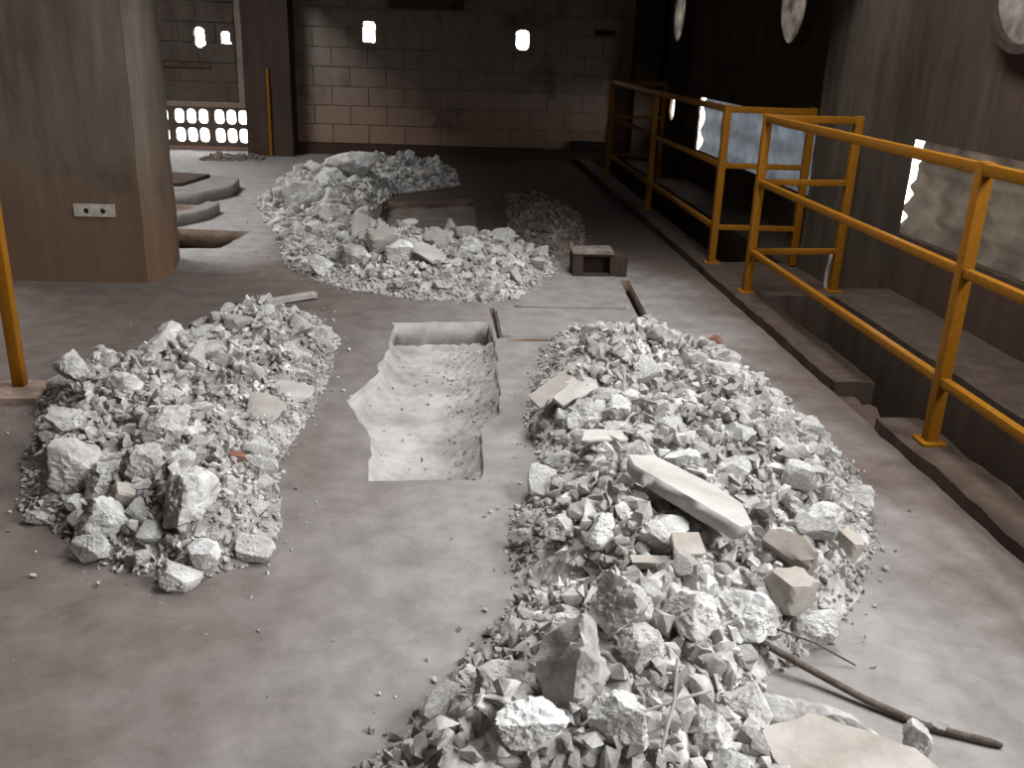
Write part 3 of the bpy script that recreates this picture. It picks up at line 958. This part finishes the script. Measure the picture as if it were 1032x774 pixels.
B = 'concrete_boulder'
hero(B, 'biggest lumpy white boulder at the left end of the left heap', 'boulder', -1.36, 3.2, hL, 1, (0.17, 0.15, 0.13), (0, 0.1, 0.3), 0.35, 0.10, 0.10, 26, 'rock_white')
hero(B, 'lumpy boulder touching the biggest white boulder of the left heap on its right', 'boulder', -1.19, 3.15, hL, 2, (0.13, 0.12, 0.11), (0.2, 0, 1), 0.3, 0.10, 0.10, 24)
hero(B, 'rounded rough boulder behind the lumpy pair on the left heap', 'boulder', -1.05, 3.12, hL, 3, (0.12, 0.11, 0.12), (0, 0, 2), 0.4, 0.09, 0.10, 22)
hero(B, 'round pitted white boulder at the front foot of the left heap', 'boulder', -0.76, 2.7, None, 4, (0.085, 0.08, 0.08), (0, 0, 1), 0.8, 0.05, 0.06, 30, 'rock_white')
hero(B, 'oval white boulder at the front right corner of the left heap', 'boulder', -0.63, 2.77, None, 5, (0.085, 0.06, 0.06), (0, 0, 0.1), 0.75, 0.06, 0.07, 26, 'rock_white')
hero(B, 'faceted grey stone at the frontmost tip of the left heap', 'boulder', -0.82, 2.62, None, 6, (0.075, 0.06, 0.06), (0, 0.3, 0.5), 0.7, 0.0, 0.12, 14)
hero(B, 'large ridged boulder in the middle front of the left heap', 'boulder', -0.85, 2.85, hL, 7, (0.14, 0.12, 0.11), (0, -0.5, 0.8), 0.4, 0.04, 0.14, 16)
hero(B, 'upright grey boulder with a shaded left side at the left foot of the heap', 'boulder', -1.13, 2.87, hL, 8, (0.10, 0.09, 0.11), (0, 0.2, 0.4), 0.6, 0.03, 0.14, 14)
hero(B, 'pointed grey stone at the lower left foot of the left heap', 'boulder', -1.14, 2.77, None, 9, (0.06, 0.05, 0.07), (0.2, 0, 0), 0.75, 0.0, 0.1, 13)
hero(B, 'small flat stone lying alone left of the left heap', 'boulder', -1.41, 3.03, None, 10, (0.06, 0.04, 0.03), (0, 0, 0.2), 0.7, 0.0, 0.1, 13)
hero('plaster_block', 'tan block with a white broken face beside the lumpy boulders', 'block', -1.08, 2.99, hL, 11, (0.075, 0.055, 0.05), (0.2, 0.3, 0.3), 0.9, 0, 0.05, 12, 'tan_block', 3, 0.9)
hero('brick_fragment', 'small red brick fragment on the left heap', 'brick', -0.78, 3.34, hL, 12, (0.055, 0.03, 0.025), (0.1, 0.1, 0.2), 0.9, 0, 0.03, 14, 'brick', 2, 0.95)
hero('concrete_shard', 'flat pale shard on the right edge of the left heap', 'shard', -0.68, 4.17, hL, 13, (0.12, 0.09, 0.022), (0.35, 0.15, -0.2), 1.0, 0, 0.03, 12, 'slab', 3, 0.5)
hero('concrete_shard', 'flat grey shard propped just left of the pale shard', 'shard', -0.76, 3.8, hL, 14, (0.085, 0.075, 0.02), (0.75, 0.2, 0.3), 1.8, 0, 0.03, 10, 'slab', 3, 0.5)
hero(B, 'flat topped grey boulder on the back left part of the left heap', 'boulder', -1.38, 3.85, hL, 15, (0.15, 0.12, 0.10), (0.2, 0.1, 0.5), 0.3, 0.02, 0.13, 14)
hero(B, 'pale pointed boulder at the far left end of the left heap', 'boulder', -1.67, 4.15, hL, 16, (0.10, 0.09, 0.10), (0, 0.2, 1.1), 0.5, 0.02, 0.13, 12)
hero(B, 'rough white boulder in the centre of the left heap', 'boulder', -1.03, 3.33, hL, 17, (0.13, 0.10, 0.09), (0, -0.4, 0.6), 0.5, 0.08, 0.10, 18, 'rock_white')
hero(B, 'long grey boulder on the crest of the left heap', 'boulder', -1.3, 4.36, hL, 18, (0.15, 0.09, 0.09), (0, -0.4, 0.9), 0.6, 0.0, 0.12, 13)
hero(B, 'dark grey flat boulder behind the biggest white boulder', 'boulder', -1.46, 3.58, hL, 19, (0.14, 0.10, 0.07), (0.1, 0.1, -0.2), 0.5, 0.03, 0.12, 14)

hero(B, 'round white boulder at the right edge of the right heap', 'boulder', 1.31, 2.71, hR, 21, (0.10, 0.09, 0.09), (0, 0, 0.6), 0.75, 0.06, 0.08, 30, 'rock_white')
hero(B, 'round white boulder in the middle of the right heap', 'boulder', 0.71, 3.05, hR, 22, (0.11, 0.10, 0.10), (0, 0, 0.5), 0.7, 0.06, 0.09, 26, 'rock_white')
hero(B, 'white boulder to the right of the round middle boulder on the right heap', 'boulder', 0.86, 2.92, hR, 23, (0.10, 0.08, 0.08), (0, 0.3, 2.1), 0.6, 0.03, 0.12, 16, 'rock_white')
hero(B, 'tall rough boulder leaning in the front left of the right heap', 'boulder', 0.32, 1.83, hR, 24, (0.10, 0.10, 0.17), (0.15, 0.38, 0.3), 0.45, 0.03, 0.14, 16, cuts=6)
hero(B, 'shaded boulder just left of the tall leaning boulder', 'boulder', 0.17, 1.88, hR, 25, (0.11, 0.09, 0.09), (0, -0.3, 0.4), 0.6, 0.02, 0.13, 14)
hero(B, 'small dark stone at the left foot beside the tall leaning boulder', 'boulder', 0.1, 2.1, None, 26, (0.07, 0.05, 0.04), (0, 0.1, 0.4), 0.7, 0.0, 0.12, 13)
hero(B, 'big angular boulder above the tall leaning boulder', 'boulder', 0.48, 2.1, hR, 27, (0.12, 0.10, 0.10), (0.3, 0.3, 0.5), 0.5, 0.0, 0.14, 12)
hero(B, 'bright chalky lump in the middle front of the right heap', 'boulder', 0.68, 2.11, hR, 28, (0.11, 0.10, 0.08), (0, 0, 0.5), 0.6, 0.07, 0.12, 20, 'rock_white')
hero(B, 'chunky boulder with white corner below the long slab', 'boulder', 0.7, 2.55, hR, 29, (0.12, 0.09, 0.09), (0.2, 0, 1.2), 0.5, 0.02, 0.14, 14)
hero(B, 'rough white boulder at the near bottom edge of the right heap', 'boulder', 0.2, 1.68, hR, 30, (0.11, 0.08, 0.08), (0, 0.1, 0.5), 0.5, 0.03, 0.15, 15, 'rock_white')
hero(B, 'flat split stone near the bottom edge beside the rough white boulder', 'boulder', 0.07, 1.68, None, 31, (0.08, 0.055, 0.045), (0.2, -0.2, 0.5), 1.0, 0.0, 0.12, 14)
hero(B, 'bright lumpy boulder in front of the tan blocks', 'boulder', 0.9, 2.23, hR, 32, (0.13, 0.08, 0.08), (0.1, 0.1, -0.3), 0.5, 0.03, 0.16, 14, 'rock_white')
hero(B, 'white cracked boulder at the right foot of the right heap near the tan blocks', 'boulder', 1.13, 2.26, None, 33, (0.085, 0.065, 0.08), (0, -0.3, -0.4), 0.75, 0.02, 0.14, 14, 'rock_white')
hero('plaster_block', 'squared tan block at the front of the tan pair on the right heap', 'block', 1.05, 2.32, hR, 34, (0.10, 0.085, 0.085), (0.1, 0.1, 0.5), 0.8, 0, 0.03, 12, 'tan_block', 3, 0.9)
hero('plaster_block', 'leaning wedge shaped tan block behind the squared tan block', 'block', 1.1, 2.49, hR, 35, (0.13, 0.065, 0.11), (0.6, 0.2, -0.7), 0.6, 0, 0.04, 11, 'tan_block', 3, 0.7)
hero('plaster_block', 'tan block at the right edge below the round white boulder', 'block', 1.39, 2.68, hR, 36, (0.085, 0.07, 0.065), (0.3, 0.2, 0.6), 0.7, 0, 0.03, 12, 'tan_block', 3, 0.9)
hero(B, 'grey angular stone at the far right flank of the right heap', 'boulder', 1.62, 3.09, hR, 37, (0.09, 0.07, 0.08), (0, 0.2, 0.7), 0.5, 0.0, 0.12, 12)
hero(B, 'white boulder beyond the long slab towards the far end of the right heap', 'boulder', 0.77, 3.66, hR, 38, (0.12, 0.10, 0.09), (0.1, 0, 0.2), 0.55, 0.04, 0.13, 18)
hero(B, 'bright angular boulder beside the two thin plates', 'boulder', 0.63, 3.65, hR, 39, (0.10, 0.08, 0.09), (0.4, 0, 0.8), 0.5, 0.0, 0.14, 13)
hero(B, 'brown dusty boulder at the shaded far right of the right heap', 'boulder', 1.2, 3.72, hR, 40, (0.13, 0.10, 0.09), (0, 0, 0.8), 0.5, 0.04, 0.12, 16)
hero(B, 'tall grey boulder on the right shoulder of the right heap', 'boulder', 1.29, 3.15, hR, 41, (0.12, 0.10, 0.11), (0.2, 0.2, 0.2), 0.4, 0.02, 0.13, 15)

hero(B, 'bright white split boulder above the narrow screed strip', 'boulder', 0.52, 2.58, hR, 42, (0.07, 0.055, 0.065), (0, -0.4, 0.4), 0.7, 0.0, 0.13, 12, 'rock_white')
hero(B, 'grey boulder left of the split white boulder at the left flank of the right heap', 'boulder', 0.42, 2.66, hR, 43, (0.07, 0.06, 0.05), (0.2, 0, 0.9), 0.6, 0.0, 0.13, 12)
hero(B, 'small jagged white piece crowning the tall leaning boulder', 'boulder', 0.34, 2.12, hR, 44, (0.06, 0.05, 0.055), (0.2, 0.5, 0.3), 0.8, 0.0, 0.16, 12, 'rock_white')
hero(B, 'rounded boulder right of the rough white boulder at the bottom picture edge', 'boulder', 0.43, 1.70, hR, 45, (0.10, 0.08, 0.07), (0.1, 0.2, 0.3), 0.5, 0.02, 0.14, 14)
hero(B, 'white boulder at the bottom picture edge near the laths', 'boulder', 0.64, 1.72, hR, 46, (0.09, 0.08, 0.075), (0.1, -0.2, 1.3), 0.5, 0.02, 0.14, 14, 'rock_white')
hero(B, 'grey boulder at the bottom picture edge next to the flat slab', 'boulder', 0.78, 1.86, hR, 47, (0.08, 0.07, 0.065), (0.1, 0.1, 2.0), 0.6, 0.0, 0.13, 13)
hero(B, 'angular pale boulder between the chalky lump and the tall leaning boulder', 'boulder', 0.53, 1.95, hR, 48, (0.09, 0.07, 0.075), (0.2, 0.1, 0.5), 0.5, 0.0, 0.14, 12)
hero(B, 'pale grey boulder on the crest of the middle heap behind the trench corner', 'boulder', 0.19, 6.9, hM, 49, (0.13, 0.10, 0.09), (0.1, 0.2, 0.5), 0.5, 0.0, 0.12, 13)
hero(B, 'grey boulder at the right end of the middle heap crest', 'boulder', 0.52, 6.7, hM, 50, (0.12, 0.08, 0.08), (0.1, 0.2, 0.2), 0.5, 0.0, 0.12, 13)
hero(B, 'white boulder at the front edge of the middle heap nearest the trench', 'boulder', 0.31, 6.16, hM, 51, (0.13, 0.10, 0.10), (0, 0, 0.4), 0.5, 0.02, 0.12, 15)
hero(B, 'wide grey boulder at the left front of the middle heap', 'boulder', -0.64, 6.76, hM, 52, (0.20, 0.13, 0.12), (0, 0, 0.1), 0.5, 0.02, 0.10, 15)
hero(B, 'pale boulder at the left foot of the middle heap beside the wide grey boulder', 'boulder', -0.87, 6.78, hM, 53, (0.13, 0.10, 0.09), (0, 0.2, 0.6), 0.5, 0.02, 0.12, 14)
hero('plaster_block', 'smooth squared tan block on top of the middle heap', 'block', -0.42, 6.84, hM, 54, (0.18, 0.13, 0.11), (0.15, -0.15, 0.5), 0.7, 0, 0.03, 12, 'slab', 3, 0.85)
hero('concrete_shard', 'tall leaning slab with a dark right face on the middle heap', 'slab', -0.64, 7.5, hM, 55, (0.16, 0.05, 0.22), (-0.35, 0.5, 0.9), 0.55, 0, 0.04, 12, 'slab', 3, 0.8)
hero(B, 'white knobbly boulder on the crest of the middle heap beside the flat slab', 'boulder', -0.28, 6.65, hM, 56, (0.12, 0.10, 0.11), (0, 0, 0.4), 0.6, 0.05, 0.13, 18, 'rock_white')
hero('concrete_shard', 'flat pale slab tilted on the crest of the middle heap', 'slab', -0.08, 6.55, hM, 57, (0.17, 0.10, 0.025), (0.45, 0.25, -0.5), 2.2, 0, 0.03, 10, 'slab', 3, 0.6)
hero(B, 'brown grey boulder on the far left end of the middle heap', 'boulder', -1.36, 9.05, hM, 58, (0.28, 0.2, 0.17), (0, 0, 0.3), 0.5, 0.02, 0.10, 16, 'rock')
hero(B, 'broad dusty boulder at the far back of the middle heap before the block wall', 'boulder', -0.98, 10.7, hM, 59, (0.32, 0.2, 0.24), (0, 0, 0.2), 0.5, 0.02, 0.08, 16, 'rock')
hero(B, 'light brown boulder halfway back on the middle heap', 'boulder', -1.07, 9.2, hM, 60, (0.26, 0.18, 0.15), (0, 0, 1.3), 0.5, 0.02, 0.10, 16, 'rock')
hero(B, 'dark red brown stone on the floor behind the right heap', 'boulder', 1.62, 5.15, None, 61, (0.07, 0.06, 0.06), (0, 0, 0.3), 0.7, 0, 0.12, 13, 'brick')


def slab_thing(name, label, poly, thick, loc, rot, mat='slab', amp=0.012, seed=0):
    pts = rough_poly(poly, 0.04, amp, seed)
    me = plate(name, pts, [], thick, lambda u, v, w: (u, v, w-thick/2))
    bm = bmesh.new(); bm.from_mesh(me); bpy.data.meshes.remove(me)
    for v in bm.verts:
        d = noise.noise_vector(v.co*14+Vector((seed, 0, 0)))*amp*0.8
        v.co += Vector((d.x, d.y, d.z*0.25))
        if v.co.z < 0:
            v.co.x *= 0.94; v.co.y *= 0.94
    o = link(name, bm_mesh(bm, name), M[mat], None, loc, rot)
    tag(o, label, 'slab')
    TAKEN.append((loc[0], loc[1], 0.12))
    return o


slab_thing('concrete_slab', 'long thick concrete slab lying across the middle of the right heap',
           [(-0.25, -0.01), (-0.20, 0.085), (-0.02, 0.10), (0.15, 0.07), (0.24, -0.03), (0.23, -0.09), (0.04, -0.07), (-0.19, -0.055)], 0.055,
           (0.81, 2.66, 0.30), (-0.12, 0.14, -0.80), 'slab', 0.007, 3)
TAKEN.append((0.70, 2.78, 0.12)); TAKEN.append((0.92, 2.52, 0.12))
slab_thing('concrete_plate', 'long thin pale plate leaning at the far left edge of the right heap',
           [(-0.36, -0.05), (-0.30, 0.045), (0.34, 0.05), (0.36, -0.03)], 0.025, (0.60, 4.05, 0.20), (0.12, -0.08, 0.95), 'slab', 0.006, 4)
slab_thing('concrete_plate', 'shorter thin plate next to the long plate on the right heap',
           [(-0.15, -0.05), (-0.12, 0.06), (0.10, 0.07), (0.17, 0.0), (0.10, -0.06)], 0.025, (0.61, 3.92, 0.18), (0.15, -0.1, 0.8), 'slab', 0.006, 5)
slab_thing('tile_strip', 'narrow tan strip of screed lying in front of the long slab',
           [(-0.10, -0.015), (-0.10, 0.02), (0.10, 0.02), (0.10, -0.015)], 0.025, (0.68, 2.42, 0.19), (0.15, 0.05, 0.05), 'tan_block', 0.003, 6)
slab_thing('concrete_shard', 'small tan shard above the narrow screed strip', [(-0.06, -0.04), (-0.03, 0.05), (0.06, 0.04), (0.05, -0.04)], 0.025,
           (0.75, 2.43, 0.24), (0.4, 0.1, 0.3), 'tan_block', 0.006, 7)
slab_thing('concrete_shard', 'flat pale shard left of the round middle boulder on the right heap', [(-0.09, -0.03), (-0.06, 0.04), (0.09, 0.045), (0.1, -0.02)], 0.025,
           (0.62, 3.25, 0.24), (0.2, 0.05, 0.1), 'slab', 0.008, 8)
slab_thing('concrete_slab', 'flat broken slab at the bottom picture edge below the bent bar',
           [(-0.20, -0.24), (-0.20, 0.10), (-0.05, 0.14), (0.16, 0.0), (0.24, -0.24)], 0.05, (1.0, 1.72, 0.06), (0.04, 0.03, 0.1), 'tan_block', 0.01, 9)
hero('concrete_ridge', 'long rough ridge of concrete along the flat slab at the bottom', 'rubble piece', 1.02, 1.88, None, 70, (0.25, 0.06, 0.065), (0, 0.08, -0.60), 0.45, 0.0, 0.06, 12)
hero(B, 'upright grey stone at the right end of the concrete ridge', 'boulder', 1.19, 1.78, None, 71, (0.05, 0.05, 0.085), (0, -0.12, 0.2), 0.8, 0.0, 0.12, 13)

# --- steel bar and laths
bar = empty('reinforcing_bar', (0.86, 2.23, 0.06))
tag(bar, 'long dark steel bar lying out of the right heap onto the floor', 'steel bar')
pts = [(0.0, 0.0, 0.03), (0.09, -0.07, 0.005), (0.20, -0.15, -0.025), (0.30, -0.24, -0.042), (0.42, -0.34, -0.048), (0.56, -0.40, -0.050), (0.585, -0.412, -0.050)]
link('bar_shaft', tube_mesh('bar_shaft', pts, [0.011]*6+[0.006], 10), M['rust'], bar)
me = rock_mesh('mortar_lump', 80, (0.028, 0.018, 0.016), 14, 3, 0.004)
link('mortar_lump', me, M['rock'], bar, (0.45, -0.345, -0.042), (0, 0, -0.6))
for lab, a, b, r in (('thin pale lath sticking up in the near right heap', (0.49, 1.60, 0.22), (0.55, 1.75, 0.34), 0.004),
                     ('thin pale lath lying across the upright one in the near heap', (0.46, 1.66, 0.27), (0.62, 1.70, 0.29), 0.0035),
                     ('thin wire lying at the right foot of the heap below the tan blocks', (0.95, 2.22, 0.10), (1.2, 2.15, 0.01), 0.003)):
    O = Vector(a)
    o = link('wire' if 'wire' in lab else 'lath', tube_mesh('lath', [(0, 0, 0), (Vector(b)-O)*0.5+Vector((0.01, 0, 0.008)), Vector(b)-O], r, 6), M['rust' if 'wire' in lab else 'stick'], None, a)
    tag(o, lab, 'wire' if 'wire' in lab else 'stick')
o = link('timber_strip', box_mesh('timber_strip', (-0.17, -0.03, 0), (0.17, 0.03, 0.035), 0.004), M['stick'], None, (-0.98, 6.05, 0.01), (0, -0.03, 0.55))
tag(o, 'short timber strip on the floor behind the left heap', 'timber')

# --- anonymous chunks, each an object
ZONES = {
    'R': [(2.45, 'at the near end of the right heap'), (3.5, 'in the middle of the right heap'), (9, 'at the far end of the right heap')],
    'L': [(3.6, 'at the near end of the left heap'), (9, 'at the far end of the left heap')],
    'M': [(8.0, 'on the front ridge of the middle heap'), (99, 'on the dim back part of the middle heap')],
}

ANON = []


def chunks(key, poly, h, n, rlo, rhi, meshes, word):
    got = 0; tries = 0
    while got < n and tries < 60:
        tries += 1
        Q = in_poly(poly, 400, 0.04)
        D = poly_dist(Q[:, 0], Q[:, 1], poly); Z = h(Q[:, 0], Q[:, 1])
        for (x, y), d, z in zip(Q, D, Z):
            if got >= n:
                break
            r = rlo+(rhi-rlo)*rng.random()**1.9*min(1, 0.45+d*2.2)
            if y > 7.5:
                r *= 1.25
            if any((x-a)**2+(y-b)**2 < (0.66*(r+c))**2 for a, b, c in TAKEN):
                continue
            TAKEN.append((x, y, r))
            zone = [w for lim, w in ZONES[key] if y < lim][0]
            me = meshes[rng.randrange(len(meshes))]
            o = bpy.data.objects.new('concrete_chunk', me); COL.objects.link(o)
            o.location = (x, y, max(z, 0)+r*rng.uniform(0.15, 0.45))
            o.rotation_euler = (rng.uniform(-0.6, 0.6), rng.uniform(-0.6, 0.6), rng.uniform(0, 6.28))
            o.scale = (r, r, r)
            tag(o, word+' '+zone, 'rubble chunk', 'broken chunks '+zone)
            ANON.append(o)
            got += 1


chunks('R', RIGHT, hR, 140, 0.042, 0.11, CHUNKS, 'small rough grey concrete chunk')
chunks('L', LEFT, hL, 85, 0.042, 0.11, CHUNKS, 'small rough grey concrete chunk')
front = [(-1.42, 8.15), (-1.16, 7.03), (-0.73, 6.45), (-0.16, 6.16), (0.31, 6.11), (0.62, 6.26), (0.85, 6.9), (0.95, 7.35), (0.72, 7.75), (0.31, 7.85), (-0.21, 7.85), (-0.57, 7.95)]
chunks('M', front, hM, 55, 0.06, 0.14, CHUNKS, 'small rough grey concrete chunk')
back = [(-1.95, 9.9), (-1.42, 8.15), (-0.57, 8.14), (-0.72, 9.5), (-0.55, 10.7), (0.2, 11.6), (0.2, 12.9), (-1.27, 12.7), (-1.78, 11.6)]
chunks('M', back, hM, 40, 0.08, 0.16, CHUNKS, 'dull grey concrete chunk')

# each chunk is told by the landmark piece it lies next to
NAMED += [(0.81, 2.66, 'long thick slab'), (0.60, 4.05, 'long thin plate'), (1.25, 5.0, 'far crest of the right heap'), (-0.95, 5.2, 'far crest of the left heap'),
          (-1.3, 12.0, 'far back end of the middle heap'), (-0.3, 12.2, 'rear right end of the middle heap')]
ORD = ['nearest', 'second nearest', 'third nearest', 'fourth nearest', 'fifth nearest', 'sixth nearest', 'seventh nearest', 'eighth nearest',
       'ninth nearest', 'tenth nearest', 'eleventh nearest', 'twelfth nearest',
       'thirteenth nearest', 'fourteenth nearest', 'fifteenth nearest', 'sixteenth nearest']
near = {}
for o in ANON:
    x, y = o.location.x, o.location.y
    nx, ny, ph = min(NAMED, key=lambda q: (q[0]-x)**2+(q[1]-y)**2)
    dx, dy = x-nx, y-ny
    side = ('right of' if dx > 0 else 'left of') if abs(dx) > abs(dy) else ('behind' if dy > 0 else 'in front of')
    near.setdefault((ph, side), []).append((dx*dx+dy*dy, o))
for (ph, side), lst in near.items():
    lst.sort(key=lambda q: q[0])
    for k, (_, o) in enumerate(lst):
        shape = 'bigger' if o.scale.x > 0.075 else 'small'
        o['label'] = '%s %s concrete chunk %s %s' % (ORD[min(k, 15)], shape, side, ph)

# --- heap bodies and small stones (uncountable)


def rubble(word, poly, h, n, rlo, rhi, fr, mat, step=0.03):
    body = field('heap_body', poly, lambda X, Y, D: h(X, Y, D), step, 0.03)
    root = empty('rubble', (0, 0, 0))
    tag(root, word, 'rubble', None, 'stuff')
    b = link('heap_body', body, mat, root); b['kind'] = 'stuff'
    q = in_poly(poly, n, -0.01)
    d = poly_dist(q[:, 0], q[:, 1], poly)
    rad = rlo+(rhi-rlo)*nrng.random(n)**2.6*np.clip(0.35+d*3, 0, 1)
    z = np.clip(h(q[:, 0], q[:, 1]), 0, None)+rad*nrng.uniform(-0.1, 0.8, n)
    f = in_poly(poly, fr, -0.22)
    df = poly_dist(f[:, 0], f[:, 1], poly)
    keep = (df < 0) & (nrng.random(fr) < np.exp(df/0.05))
    f = f[keep]; rf = 0.003+0.014*nrng.random(len(f))**2.5
    pts = np.concatenate([np.column_stack([q, z]), np.column_stack([f, rf*0.5])])
    rad = np.concatenate([rad, rf])
    s = link('small_stones', merge_stones('small_stones', pts, rad), mat, root); s['kind'] = 'stuff'


rubble('fine grey rubble filling the heap right of the trench', RIGHT, hR, 12500, 0.009, 0.052, 4000, M['rock_fine'], 0.025)
rubble('fine grey rubble filling the heap left of the trench', LEFT, hL, 10000, 0.008, 0.045, 3000, M['rock_fine'], 0.025)
rubble('fine grey rubble of the front ridge of the middle heap', front, hM, 6500, 0.012, 0.05, 2500, M['rock_fine'], 0.035)
rubble('dim dusty rubble of the back part of the middle heap', back, hM, 3500, 0.02, 0.075, 600, M['rock_fine'], 0.05)
rubble('strip of rubble coloured dark for shade beyond the concrete box', MID2, hM2, 2200, 0.015, 0.05, 600, M['rock_brown_fine'], 0.05)
FARL = [(-3.35, 13.4), (-3.3, 13.9), (-2.5, 13.95), (-2.55, 13.5)]
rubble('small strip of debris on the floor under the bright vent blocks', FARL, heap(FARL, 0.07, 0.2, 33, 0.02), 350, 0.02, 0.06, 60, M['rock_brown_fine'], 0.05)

# scattered grit on the open floor
n = 260
q = np.column_stack([nrng.uniform(-1.9, 2.0, n), nrng.uniform(1.6, 6.2, n)])
ok = (poly_dist(q[:, 0], q[:, 1], TRENCH) < -0.02)
q = q[ok]; rr = 0.0025+0.006*nrng.random(len(q))**3
g = link('grit', merge_stones('grit', np.column_stack([q, rr*0.5]), rr), M['rock_fine'])
tag(g, 'tiny loose grit scattered over the open floor', 'grit', None, 'stuff')
n = 900
q = in_poly(TRENCH, n, 0.02); keep = (q[:, 0] > 0.03) | (nrng.random(n) < 0.25); q = q[keep]
d = poly_dist(q[:, 0], q[:, 1], TRENCH)
rr = 0.004+0.012*nrng.random(len(q))**3
g = link('gravel', merge_stones('gravel', np.column_stack([q, trench_z(q[:, 0], q[:, 1], d)+rr*0.4]), rr), M['sand'])
tag(g, 'loose pale gravel lying in the trench along its right side', 'gravel', None, 'stuff')
